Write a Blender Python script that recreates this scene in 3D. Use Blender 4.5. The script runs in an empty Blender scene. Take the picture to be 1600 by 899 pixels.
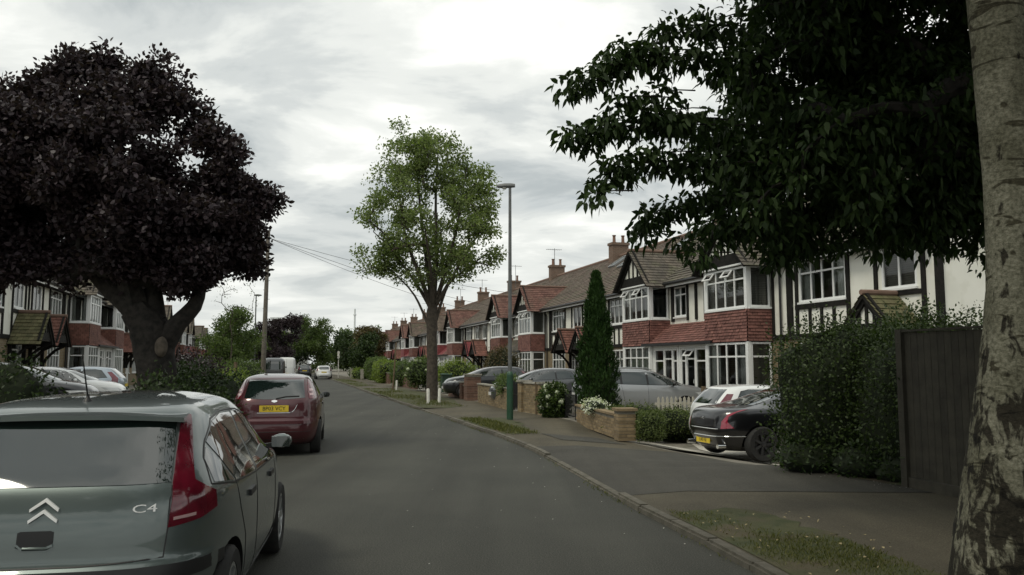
import bpy, bmesh, math, random
import numpy as np
from mathutils import Vector, Matrix
from mathutils.bvhtree import BVHTree
R = math.radians
scene = bpy.context.scene
col = scene.collection

# ------------------------------------------------------------------ camera, sky, sun, exposure
cam_data = bpy.data.cameras.new('camera'); cam = bpy.data.objects.new('camera', cam_data); col.objects.link(cam)
cam.location = (0, 0, 1.72); cam.rotation_euler = (R(90 + 5.37), 0, 0)
cam_data.sensor_width = 36; cam_data.lens = 36 * 1250 / 1600; cam_data.clip_end = 3000; cam_data.clip_start = 0.05
scene.camera = cam
SUN_EL, SUN_AZ = 56, 226          # azimuth clockwise from +Y (the way the camera looks)
world = bpy.data.worlds.new('World'); scene.world = world; world.use_nodes = True
def build_world():
    nt = world.node_tree; N = nt.nodes; L = nt.links; N.clear()
    out = N.new('ShaderNodeOutputWorld'); bg = N.new('ShaderNodeBackground'); bg.inputs[1].default_value = 0.1
    sky = N.new('ShaderNodeTexSky'); sky.sky_type = 'NISHITA'; sky.sun_disc = False
    sky.sun_elevation = R(SUN_EL); sky.sun_rotation = R(SUN_AZ); sky.air_density = 1.0; sky.dust_density = 2.0
    tc = N.new('ShaderNodeTexCoord'); sp = N.new('ShaderNodeSeparateXYZ'); L.new(tc.outputs['Generated'], sp.inputs[0])
    def math_(op, a, b=None):
        m = N.new('ShaderNodeMath'); m.operation = op
        for i, q in enumerate((a, b)):
            if q is None: continue
            if isinstance(q, (int, float)): m.inputs[i].default_value = q
            else: L.new(q, m.inputs[i])
        return m.outputs[0]
    zz = math_('ADD', math_('MAXIMUM', sp.outputs[2], 0.0), 0.16)
    u = math_('DIVIDE', sp.outputs[0], zz); v = math_('DIVIDE', sp.outputs[1], zz)
    cb = N.new('ShaderNodeCombineXYZ'); L.new(math_('MULTIPLY', u, 0.9), cb.inputs[0]); L.new(math_('MULTIPLY', v, 1.2), cb.inputs[1])
    def noise(scale, detail, rough, off, dist=0.0):
        mp = N.new('ShaderNodeMapping'); mp.inputs['Location'].default_value = off; L.new(cb.outputs[0], mp.inputs[0])
        n = N.new('ShaderNodeTexNoise'); n.inputs['Scale'].default_value = scale; n.inputs['Detail'].default_value = detail
        n.inputs['Roughness'].default_value = rough; n.inputs['Distortion'].default_value = dist
        L.new(mp.outputs[0], n.inputs['Vector']); return n.outputs[0]
    def ramp(f, stops):
        r = N.new('ShaderNodeValToRGB'); L.new(f, r.inputs[0]); e = r.color_ramp.elements
        e[0].position, e[0].color = stops[0][0], (*stops[0][1], 1); e[1].position, e[1].color = stops[-1][0], (*stops[-1][1], 1)
        for p, c in stops[1:-1]:
            q = e.new(p); q.color = (*c, 1)
        r.color_ramp.interpolation = 'EASE'; return r.outputs[0]
    n1 = noise(1.75, 9, 0.55, (6.6, 3.9, 0.0), 0.35)
    cloud = ramp(n1, [(0.34, (4.9, 5.35, 5.45)), (0.45, (6.8, 7.15, 7.05)), (0.54, (8.6, 8.85, 8.5)), (0.66, (10.9, 11.0, 10.5))])
    hole = ramp(noise(0.9, 4, 0.5, (2.3, 9.1, 0.0)), [(0.60, (0, 0, 0)), (0.74, (0.4, 0.4, 0.4))])
    mx = N.new('ShaderNodeMix'); mx.data_type = 'RGBA'; L.new(hole, mx.inputs['Factor']); L.new(cloud, mx.inputs['A']); L.new(sky.outputs[0], mx.inputs['B'])
    # thin veil of bright haze low over the horizon
    hz = N.new('ShaderNodeMapRange'); hz.inputs['From Min'].default_value = 0.0; hz.inputs['From Max'].default_value = 0.2
    hz.inputs['To Min'].default_value = 0.75; hz.inputs['To Max'].default_value = 0.0; L.new(sp.outputs[2], hz.inputs['Value'])
    m2 = N.new('ShaderNodeMix'); m2.data_type = 'RGBA'; L.new(hz.outputs[0], m2.inputs['Factor']); L.new(mx.outputs['Result'], m2.inputs['A'])
    m2.inputs['B'].default_value = (7.9, 8.15, 7.75, 1)
    L.new(m2.outputs['Result'], bg.inputs[0]); L.new(bg.outputs[0], out.inputs[0])
build_world()
sun_d = bpy.data.lights.new('sun', 'SUN'); sun_d.energy = 1.5; sun_d.angle = R(14); sun_d.color = (1.0, 0.95, 0.80)
sun = bpy.data.objects.new('sun', sun_d); col.objects.link(sun)
_sd = Vector((math.sin(R(SUN_AZ)) * math.cos(R(SUN_EL)), math.cos(R(SUN_AZ)) * math.cos(R(SUN_EL)), math.sin(R(SUN_EL))))
sun.rotation_euler = _sd.to_track_quat('Z', 'Y').to_euler(); sun.location = (0, 0, 60)
vs = scene.view_settings; vs.view_transform = 'Standard'; vs.look = 'None'; vs.gamma = 1; vs.exposure = 0.0; vs.use_curve_mapping = False
scene.cycles.max_bounces = 6; scene.cycles.transparent_max_bounces = 12; scene.cycles.diffuse_bounces = 3

# ------------------------------------------------------------------ materials
MATS = {}
def nodes_of(m):
    m.use_nodes = True; nt = m.node_tree; nt.nodes.clear()
    out = nt.nodes.new('ShaderNodeOutputMaterial'); b = nt.nodes.new('ShaderNodeBsdfPrincipled'); nt.links.new(b.outputs[0], out.inputs[0])
    return nt, nt.nodes, nt.links, b, out
def mk(name, c1, c2=None, scale=3.0, rough=0.7, metallic=0.0, bump=0.0, bscale=40.0, coat=0.0, island=0.0, spec=0.5, detail=5, objvar=0.0, c3=None, scale3=60.0):
    m = bpy.data.materials.new(name); nt, N, L, b, out = nodes_of(m); MATS[name] = m
    b.inputs['Roughness'].default_value = rough; b.inputs['Metallic'].default_value = metallic
    b.inputs['Coat Weight'].default_value = coat; b.inputs['Coat Roughness'].default_value = 0.04
    b.inputs['Specular IOR Level'].default_value = spec; b.inputs['Base Color'].default_value = (*c1, 1)
    tc = N.new('ShaderNodeTexCoord'); cur = None
    if c2:
        n = N.new('ShaderNodeTexNoise'); n.inputs['Scale'].default_value = scale; n.inputs['Detail'].default_value = detail; L.new(tc.outputs['Object'], n.inputs['Vector'])
        r = N.new('ShaderNodeValToRGB'); r.color_ramp.elements[0].position = 0.36; r.color_ramp.elements[1].position = 0.64
        r.color_ramp.elements[0].color = (*c1, 1); r.color_ramp.elements[1].color = (*c2, 1); L.new(n.outputs[0], r.inputs[0]); cur = r.outputs[0]
    if c3:
        n = N.new('ShaderNodeTexNoise'); n.inputs['Scale'].default_value = scale3; n.inputs['Detail'].default_value = 3; L.new(tc.outputs['Object'], n.inputs['Vector'])
        r = N.new('ShaderNodeValToRGB'); r.color_ramp.elements[0].position = 0.5; r.color_ramp.elements[1].position = 0.72
        r.color_ramp.elements[0].color = (0, 0, 0, 1); r.color_ramp.elements[1].color = (1, 1, 1, 1); L.new(n.outputs[0], r.inputs[0])
        x = N.new('ShaderNodeMix'); x.data_type = 'RGBA'; L.new(r.outputs[0], x.inputs['Factor'])
        if cur: L.new(cur, x.inputs['A'])
        else: x.inputs['A'].default_value = (*c1, 1)
        x.inputs['B'].default_value = (*c3, 1); cur = x.outputs['Result']
    if island or objvar:
        g = N.new('ShaderNodeNewGeometry') if island else N.new('ShaderNodeObjectInfo')
        mr = N.new('ShaderNodeMapRange'); a = island or objvar; mr.inputs['To Min'].default_value = 1 - a; mr.inputs['To Max'].default_value = 1 + a
        L.new(g.outputs['Random Per Island' if island else 'Random'], mr.inputs['Value'])
        h = N.new('ShaderNodeHueSaturation'); L.new(mr.outputs[0], h.inputs['Value'])
        if cur: L.new(cur, h.inputs['Color'])
        else: h.inputs['Color'].default_value = (*c1, 1)
        cur = h.outputs[0]
    if cur: L.new(cur, b.inputs['Base Color'])
    if bump:
        n = N.new('ShaderNodeTexNoise'); n.inputs['Scale'].default_value = bscale; n.inputs['Detail'].default_value = 4; L.new(tc.outputs['Object'], n.inputs['Vector'])
        bp = N.new('ShaderNodeBump'); bp.inputs['Strength'].default_value = bump; bp.inputs['Distance'].default_value = 0.02
        L.new(n.outputs[0], bp.inputs['Height']); L.new(bp.outputs[0], b.inputs['Normal'])
    return m
def mk_leaf(name, c1, c2, trans=0.3, rough=0.5, spec=0.3):
    m = bpy.data.materials.new(name); nt, N, L, b, out = nodes_of(m); MATS[name] = m
    g = N.new('ShaderNodeNewGeometry'); r = N.new('ShaderNodeValToRGB')
    r.color_ramp.elements[0].color = (*c1, 1); r.color_ramp.elements[1].color = (*c2, 1); L.new(g.outputs['Random Per Island'], r.inputs[0])
    L.new(r.outputs[0], b.inputs['Base Color']); b.inputs['Roughness'].default_value = rough; b.inputs['Specular IOR Level'].default_value = spec
    t = N.new('ShaderNodeBsdfTranslucent'); mm = N.new('ShaderNodeMix'); mm.data_type = 'RGBA'; mm.blend_type = 'MULTIPLY'; mm.inputs['Factor'].default_value = 1
    L.new(r.outputs[0], mm.inputs['A']); mm.inputs['B'].default_value = (1.3, 1.5, 0.7, 1); L.new(mm.outputs['Result'], t.inputs[0])
    x = N.new('ShaderNodeMixShader'); x.inputs[0].default_value = trans; L.new(b.outputs[0], x.inputs[1]); L.new(t.outputs[0], x.inputs[2]); L.new(x.outputs[0], out.inputs[0])
    return m
def mk_brick(name, c1, c2, mortar, w=0.225, h=0.075):
    m = bpy.data.materials.new(name); nt, N, L, b, out = nodes_of(m); MATS[name] = m
    tc = N.new('ShaderNodeTexCoord'); s = N.new('ShaderNodeSeparateXYZ'); L.new(tc.outputs['Object'], s.inputs[0])
    a = N.new('ShaderNodeMath'); L.new(s.outputs[0], a.inputs[0]); L.new(s.outputs[1], a.inputs[1])
    c = N.new('ShaderNodeCombineXYZ'); L.new(a.outputs[0], c.inputs[0]); L.new(s.outputs[2], c.inputs[1])
    t = N.new('ShaderNodeTexBrick'); t.inputs['Scale'].default_value = 1; t.inputs['Brick Width'].default_value = w; t.inputs['Row Height'].default_value = h
    t.inputs['Mortar Size'].default_value = 0.008; t.inputs['Color1'].default_value = (*c1, 1); t.inputs['Color2'].default_value = (*c2, 1); t.inputs['Mortar'].default_value = (*mortar, 1)
    L.new(c.outputs[0], t.inputs['Vector']); L.new(t.outputs[0], b.inputs['Base Color']); b.inputs['Roughness'].default_value = 0.9
    bp = N.new('ShaderNodeBump'); bp.inputs['Strength'].default_value = 0.5; bp.inputs['Distance'].default_value = -0.01; L.new(t.outputs['Fac'], bp.inputs['Height']); L.new(bp.outputs[0], b.inputs['Normal'])
    return m
def mk_pane(name, tint=(0.8, 0.85, 0.85)):
    m = bpy.data.materials.new(name); nt, N, L, b, out = nodes_of(m); MATS[name] = m; N.remove(b)
    t = N.new('ShaderNodeBsdfTransparent'); t.inputs[0].default_value = (*tint, 1); g = N.new('ShaderNodeBsdfGlossy'); g.inputs['Roughness'].default_value = 0.03
    f = N.new('ShaderNodeFresnel'); f.inputs[0].default_value = 1.6
    x = N.new('ShaderNodeMixShader'); L.new(f.outputs[0], x.inputs[0]); L.new(t.outputs[0], x.inputs[1]); L.new(g.outputs[0], x.inputs[2]); L.new(x.outputs[0], out.inputs[0])
    return m
def mk_asphalt(name, c1, c2, speck, patch_scale=0.35):
    m = bpy.data.materials.new(name); nt, N, L, b, out = nodes_of(m); MATS[name] = m
    tc = N.new('ShaderNodeTexCoord')
    def nz(sc, de, ro=0.5):
        n = N.new('ShaderNodeTexNoise'); n.inputs['Scale'].default_value = sc; n.inputs['Detail'].default_value = de; n.inputs['Roughness'].default_value = ro; L.new(tc.outputs['Object'], n.inputs['Vector']); return n.outputs[0]
    def rp(f, p0, p1, a, c):
        r = N.new('ShaderNodeValToRGB'); r.color_ramp.elements[0].position = p0; r.color_ramp.elements[1].position = p1; r.color_ramp.elements[0].color = (*a, 1); r.color_ramp.elements[1].color = (*c, 1); L.new(f, r.inputs[0]); return r.outputs[0]
    base = rp(nz(patch_scale, 6, 0.6), 0.38, 0.62, c1, c2)
    sp = rp(nz(75, 2), 0.42, 0.75, (0, 0, 0), (1, 1, 1))
    x = N.new('ShaderNodeMix'); x.data_type = 'RGBA'; L.new(sp, x.inputs['Factor']); L.new(base, x.inputs['A']); x.inputs['B'].default_value = (*speck, 1)
    # fine wandering cracks and sealed joints
    vo = N.new('ShaderNodeTexVoronoi'); vo.feature = 'DISTANCE_TO_EDGE'; vo.inputs['Scale'].default_value = 0.42
    mp = N.new('ShaderNodeMix'); mp.data_type = 'VECTOR'; mp.inputs['Factor'].default_value = 0.16; L.new(tc.outputs['Object'], mp.inputs['A'])
    nn = N.new('ShaderNodeTexNoise'); nn.inputs['Scale'].default_value = 1.6; nn.inputs['Detail'].default_value = 6; L.new(tc.outputs['Object'], nn.inputs['Vector']); L.new(nn.outputs['Color'], mp.inputs['B'])
    L.new(mp.outputs['Result'], vo.inputs['Vector'])
    st = N.new('ShaderNodeMapping'); st.inputs['Scale'].default_value = (1.1, 0.07, 1); st.inputs['Rotation'].default_value = (0, 0, R(-13)); L.new(tc.outputs['Object'], st.inputs[0])
    sn = N.new('ShaderNodeTexNoise'); sn.inputs['Scale'].default_value = 1.3; sn.inputs['Detail'].default_value = 4; L.new(st.outputs[0], sn.inputs['Vector'])
    lane = rp(sn.outputs[0], 0.35, 0.65, (0.80, 0.80, 0.80), (1.12, 1.12, 1.12))
    z_ = N.new('ShaderNodeMix'); z_.data_type = 'RGBA'; z_.blend_type = 'MULTIPLY'; z_.inputs['Factor'].default_value = 1; L.new(x.outputs['Result'], z_.inputs['A']); L.new(lane, z_.inputs['B']); x = z_
    cr = rp(vo.outputs['Distance'], 0.0, 0.004, (0.9, 0.9, 0.9), (1, 1, 1))
    y = N.new('ShaderNodeMix'); y.data_type = 'RGBA'; y.blend_type = 'MULTIPLY'; y.inputs['Factor'].default_value = 1; L.new(x.outputs['Result'], y.inputs['A']); L.new(cr, y.inputs['B'])
    L.new(y.outputs['Result'], b.inputs['Base Color']); b.inputs['Roughness'].default_value = 0.85; b.inputs['Specular IOR Level'].default_value = 0.35
    bp = N.new('ShaderNodeBump'); bp.inputs['Strength'].default_value = 0.35; bp.inputs['Distance'].default_value = 0.01; L.new(nz(110, 3), bp.inputs['Height']); L.new(bp.outputs[0], b.inputs['Normal'])
    return m

mk_asphalt('asphalt', (0.0265, 0.0275, 0.0225), (0.044, 0.044, 0.0365), (0.095, 0.095, 0.080))
mk_asphalt('footway', (0.048, 0.041, 0.027), (0.078, 0.067, 0.044), (0.13, 0.115, 0.08), 0.7)
mk_asphalt('crossover', (0.036, 0.034, 0.027), (0.052, 0.049, 0.040), (0.09, 0.085, 0.07), 0.8)
mk('forecourt', (0.17, 0.155, 0.13), (0.24, 0.22, 0.185), 0.8, 0.9, bump=0.3, c3=(0.1, 0.1, 0.07), scale3=3.0)
mk('gravel', (0.42, 0.40, 0.35), (0.6, 0.57, 0.5), 40, 0.95, bump=0.8, bscale=60)
mk('soil', (0.045, 0.036, 0.022), (0.075, 0.058, 0.035), 6, 0.95, bump=0.6, bscale=30, c3=(0.05, 0.065, 0.018), scale3=2.5)
mk('lawn', (0.040, 0.050, 0.016), (0.070, 0.072, 0.028), 6, 0.95, bump=0.9, bscale=60, c3=(0.085, 0.066, 0.040), scale3=1.6)
mk('ground_far', (0.045, 0.06, 0.025), (0.08, 0.085, 0.045), 0.05, 0.95)
mk('kerb', (0.085, 0.078, 0.060), (0.135, 0.123, 0.098), 7, 0.9, bump=0.4, bscale=50, objvar=0.18, c3=(0.075, 0.07, 0.05), scale3=4)
mk('render_white', (0.78, 0.775, 0.70), (0.84, 0.83, 0.76), 1.2, 0.85, bump=0.15, bscale=90, c3=(0.68, 0.67, 0.58), scale3=1.7)
mk('frame_white', (0.80, 0.81, 0.80), rough=0.35)
mk('timber_black', (0.010, 0.010, 0.009), (0.020, 0.018, 0.016), 9, 0.8, bump=0.2, spec=0.2)
mk('plastic_black', (0.012, 0.012, 0.013), rough=0.45)
mk('rubber', (0.014, 0.014, 0.014), (0.024, 0.023, 0.021), 20, 0.85)
mk('alloy', (0.42, 0.43, 0.43), rough=0.35, metallic=0.8)
mk('steel_hub', (0.20, 0.20, 0.2), rough=0.5, metallic=0.6)
mk('rim_shaded', (0.05, 0.05, 0.052), rough=0.4, metallic=0.6)  # rims of the black saloon, hedge and tree shade put into the colour
mk('chrome', (0.75, 0.76, 0.76), rough=0.12, metallic=1.0)
mk('curtain', (0.50, 0.49, 0.46), (0.62, 0.6, 0.56), 14, 0.95, objvar=0.25)
mk('blind', (0.22, 0.20, 0.17), (0.27, 0.25, 0.21), 3, 0.9)
mk('interior', (0.16, 0.145, 0.125), (0.22, 0.2, 0.17), 1, 0.95)
mk('roof_brown', (0.105, 0.080, 0.062), (0.15, 0.112, 0.088), 1.3, 0.9, island=0.22, c3=(0.10, 0.10, 0.06), scale3=1.6)
mk('roof_red', (0.125, 0.060, 0.048), (0.165, 0.085, 0.066), 1.6, 0.88, island=0.22, c3=(0.13, 0.08, 0.06), scale3=1.5)
mk('roof_grey', (0.085, 0.075, 0.062), (0.125, 0.105, 0.083), 1.3, 0.9, island=0.2, c3=(0.11, 0.11, 0.065), scale3=2)
mk('tile_red', (0.165, 0.070, 0.058), (0.225, 0.102, 0.082), 2.2, 0.8, island=0.25, c3=(0.17, 0.075, 0.06), scale3=2.5)
mk('tile_crimson', (0.21, 0.046, 0.05), (0.27, 0.065, 0.068), 2.0, 0.75, island=0.16)
mk('tile_brown', (0.15, 0.065, 0.05), (0.20, 0.09, 0.068), 2.2, 0.85, island=0.25)
mk('moss_tile', (0.10, 0.10, 0.045), (0.14, 0.125, 0.065), 4, 0.95, island=0.25)
mk('ridge', (0.16, 0.10, 0.075), (0.2, 0.13, 0.1), 4, 0.9)
mk('lead', (0.20, 0.205, 0.21), (0.27, 0.275, 0.28), 3, 0.6)
mk('chimney_pot', (0.15, 0.085, 0.06), (0.2, 0.115, 0.08), 5, 0.85)
mk_brick('brick_buff', (0.22, 0.165, 0.085), (0.17, 0.12, 0.062), (0.25, 0.23, 0.19))
mk_brick('brick_brown', (0.13, 0.075, 0.05), (0.17, 0.10, 0.065), (0.22, 0.2, 0.17))
mk('brick_piece', (0.21, 0.155, 0.085), (0.27, 0.20, 0.115), 9, 0.9, bump=0.4, bscale=70, objvar=0.28, island=0)
mk('brick_piece_red', (0.13, 0.07, 0.05), (0.17, 0.095, 0.066), 9, 0.9, bump=0.4, island=0.3)
mk('brick_piece_buff', (0.19, 0.145, 0.08), (0.25, 0.185, 0.105), 9, 0.9, bump=0.4, island=0.3)
mk('mortar', (0.20, 0.185, 0.15), (0.26, 0.24, 0.20), 12, 0.95, bump=0.4)
mk('coping', (0.26, 0.245, 0.21), (0.34, 0.32, 0.27), 6, 0.9, bump=0.3, c3=(0.13, 0.13, 0.08), scale3=4)
mk('bark', (0.045, 0.036, 0.028), (0.085, 0.070, 0.054), 8, 0.95, bump=0.9, bscale=22)
mk('bark_dark', (0.009, 0.008, 0.007), (0.030, 0.026, 0.022), 9, 0.95, bump=1.0, bscale=14, detail=8)
mk('cut_wood', (0.05, 0.042, 0.032), (0.11, 0.09, 0.07), 8, 0.9)
mk('fence_wood', (0.034, 0.031, 0.022), (0.052, 0.047, 0.034), 5, 0.9, bump=0.4, bscale=25, objvar=0.15)
mk('post_wood', (0.12, 0.085, 0.05), (0.17, 0.125, 0.075), 8, 0.9, bump=0.3)
mk('picket', (0.45, 0.42, 0.34), (0.55, 0.52, 0.43), 9, 0.85)
mk('lamp_green', (0.018, 0.065, 0.034), (0.024, 0.08, 0.042), 6, 0.45, c3=(0.03, 0.06, 0.04), scale3=9)
mk('lamp_grey', (0.10, 0.105, 0.105), (0.135, 0.14, 0.138), 5, 0.5)
mk('lamp_glass', (0.5, 0.5, 0.45), rough=0.25)
mk('pole_wood', (0.12, 0.105, 0.085), (0.17, 0.15, 0.125), 5, 0.9, bump=0.4)
mk('wire', (0.03, 0.03, 0.03), rough=0.7)
mk('bollard_white', (0.72, 0.71, 0.66), (0.6, 0.58, 0.52), 8, 0.7)
mk('bin_green', (0.02, 0.05, 0.03), (0.03, 0.065, 0.04), 4, 0.5)
mk('litter', (0.62, 0.6, 0.54), rough=0.9)
mk('dead_leaf', (0.28, 0.22, 0.11), (0.4, 0.34, 0.2), 30, 0.9)
mk('concrete', (0.32, 0.31, 0.29), (0.4, 0.39, 0.36), 0.6, 0.9)
mk('mast', (0.66, 0.68, 0.69), rough=0.7)
# car finishes
mk('paint_silver_green', (0.112, 0.138, 0.134), rough=0.34, metallic=0.55, coat=1.0, c2=(0.12, 0.147, 0.143), scale=2)
mk('paint_maroon', (0.060, 0.008, 0.012), (0.070, 0.010, 0.015), 2, 0.38, metallic=0.35, coat=1.0)
mk('paint_black', (0.006, 0.006, 0.008), rough=0.3, metallic=0.2, coat=1.0)
mk('paint_white', (0.72, 0.73, 0.72), rough=0.4, coat=1.0)
mk('paint_silver', (0.36, 0.37, 0.38), rough=0.35, metallic=0.6, coat=1.0)
mk('paint_grey', (0.10, 0.105, 0.11), rough=0.35, metallic=0.5, coat=1.0)
mk('paint_dark', (0.028, 0.030, 0.033), rough=0.35, metallic=0.4, coat=1.0)
mk('paint_paleblue', (0.32, 0.37, 0.42), rough=0.35, metallic=0.5, coat=1.0)
mk('car_glass', (0.009, 0.016, 0.014), rough=0.03, spec=1.0, coat=1.0)
mk('tail_red', (0.15, 0.009, 0.022), rough=0.12, coat=1.0, c2=(0.10, 0.006, 0.015), scale=9)
mk('tail_clear', (0.55, 0.36, 0.36), rough=0.12, coat=1.0)
mk('badge_metal', (0.78, 0.78, 0.77), rough=0.38, metallic=0.35)
mk('tail_bright', (0.34, 0.014, 0.045), rough=0.12, coat=1.0, c2=(0.25, 0.01, 0.03), scale=9)
mk('headlamp', (0.55, 0.57, 0.58), rough=0.1, coat=1.0)
mk('plate_yellow', (0.68, 0.50, 0.04), rough=0.4)
mk('plate_white', (0.72, 0.72, 0.70), rough=0.4)
mk('plate_ink', (0.012, 0.012, 0.012), rough=0.5)
MATS['car_glass'].node_tree.nodes['Principled BSDF'].inputs['IOR'].default_value = 1.5
mk_pane('pane')
# foliage
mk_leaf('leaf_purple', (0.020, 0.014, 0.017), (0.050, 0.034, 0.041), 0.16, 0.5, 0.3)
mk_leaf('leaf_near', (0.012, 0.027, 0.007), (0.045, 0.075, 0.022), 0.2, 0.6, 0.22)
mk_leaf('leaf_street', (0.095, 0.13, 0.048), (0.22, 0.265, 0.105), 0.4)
mk_leaf('leaf_mid', (0.050, 0.080, 0.024), (0.115, 0.155, 0.050), 0.35)
mk_leaf('leaf_dark', (0.014, 0.028, 0.008), (0.040, 0.066, 0.016), 0.2)
mk_leaf('leaf_hedge', (0.024, 0.044, 0.010), (0.075, 0.115, 0.026), 0.25)
mk_leaf('leaf_bright', (0.10, 0.15, 0.03), (0.22, 0.27, 0.055), 0.35)
mk_leaf('leaf_conifer', (0.016, 0.040, 0.010), (0.038, 0.080, 0.018), 0.15)
mk_leaf('leaf_brown', (0.060, 0.046, 0.024), (0.12, 0.095, 0.045), 0.3)
mk_leaf('petal', (0.66, 0.68, 0.58), (0.78, 0.80, 0.70), 0.3)
mk_leaf('grass_blade', (0.055, 0.066, 0.016), (0.13, 0.13, 0.04), 0.3)
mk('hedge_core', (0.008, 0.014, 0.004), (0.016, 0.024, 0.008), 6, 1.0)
def mk_birch():
    m = bpy.data.materials.new('birch_bark'); nt, N, L, b, out = nodes_of(m); MATS['birch_bark'] = m
    tc = N.new('ShaderNodeTexCoord'); s = N.new('ShaderNodeSeparateXYZ'); L.new(tc.outputs['Object'], s.inputs[0])
    def nz(sc, scale, detail, rough=0.55, dist=0.0):
        mp = N.new('ShaderNodeMapping'); mp.inputs['Scale'].default_value = sc; L.new(tc.outputs['Object'], mp.inputs[0])
        n = N.new('ShaderNodeTexNoise'); n.inputs['Scale'].default_value = scale; n.inputs['Detail'].default_value = detail; n.inputs['Roughness'].default_value = rough; n.inputs['Distortion'].default_value = dist; L.new(mp.outputs[0], n.inputs['Vector']); return n.outputs[0]
    def rp(f, stops):
        r = N.new('ShaderNodeValToRGB'); e = r.color_ramp.elements; e[0].position, e[0].color = stops[0][0], (*stops[0][1], 1); e[1].position, e[1].color = stops[1][0], (*stops[1][1], 1); L.new(f, r.inputs[0]); return r.outputs[0]
    def mul(a, c, f=1.0):
        x = N.new('ShaderNodeMix'); x.data_type = 'RGBA'; x.blend_type = 'MULTIPLY'; x.inputs['Factor'].default_value = f; L.new(a, x.inputs['A']); L.new(c, x.inputs['B']); return x.outputs['Result']
    # dark fissured plates towards the foot, pale skin above
    mr = N.new('ShaderNodeMapRange'); mr.inputs['From Min'].default_value = 0.2; mr.inputs['From Max'].default_value = 3.2; mr.inputs['To Min'].default_value = -0.06; mr.inputs['To Max'].default_value = 0.15; L.new(s.outputs[2], mr.inputs['Value'])
    a = N.new('ShaderNodeMath'); L.new(nz((1, 1, 0.42), 11, 8, 0.6, 0.5), a.inputs[0]); L.new(mr.outputs[0], a.inputs[1])
    plates = rp(a.outputs[0], [(0.46, (0.030, 0.026, 0.019)), (0.52, (0.205, 0.198, 0.158))])
    mott = rp(nz((1, 1, 1), 38, 5, 0.65), [(0.36, (0.45, 0.45, 0.40)), (0.64, (1.15, 1.15, 1.12))])
    blot = rp(nz((1, 1, 0.8), 3.2, 4), [(0.38, (0.62, 0.62, 0.55)), (0.6, (1.08, 1.08, 1.05))])
    scar = rp(nz((1, 1, 3.4), 2.6, 3, 0.5, 1.2), [(0.375, (0.22, 0.2, 0.15)), (0.41, (1, 1, 1))])
    c = mul(mul(mul(plates, mott), blot), scar, 0.9)
    L.new(c, b.inputs['Base Color']); b.inputs['Roughness'].default_value = 0.9; b.inputs['Specular IOR Level'].default_value = 0.3
    h = N.new('ShaderNodeMath'); L.new(plates, h.inputs[0]); h2 = N.new('ShaderNodeMath'); h2.operation = 'MULTIPLY'; h2.inputs[1].default_value = 0.35; L.new(nz((1, 1, 1.6), 30, 6, 0.65), h2.inputs[0]); L.new(h2.outputs[0], h.inputs[1])
    bp = N.new('ShaderNodeBump'); bp.inputs['Strength'].default_value = 1.0; bp.inputs['Distance'].default_value = 0.03; L.new(h.outputs[0], bp.inputs['Height']); L.new(bp.outputs[0], b.inputs['Normal'])
mk_birch()

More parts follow.
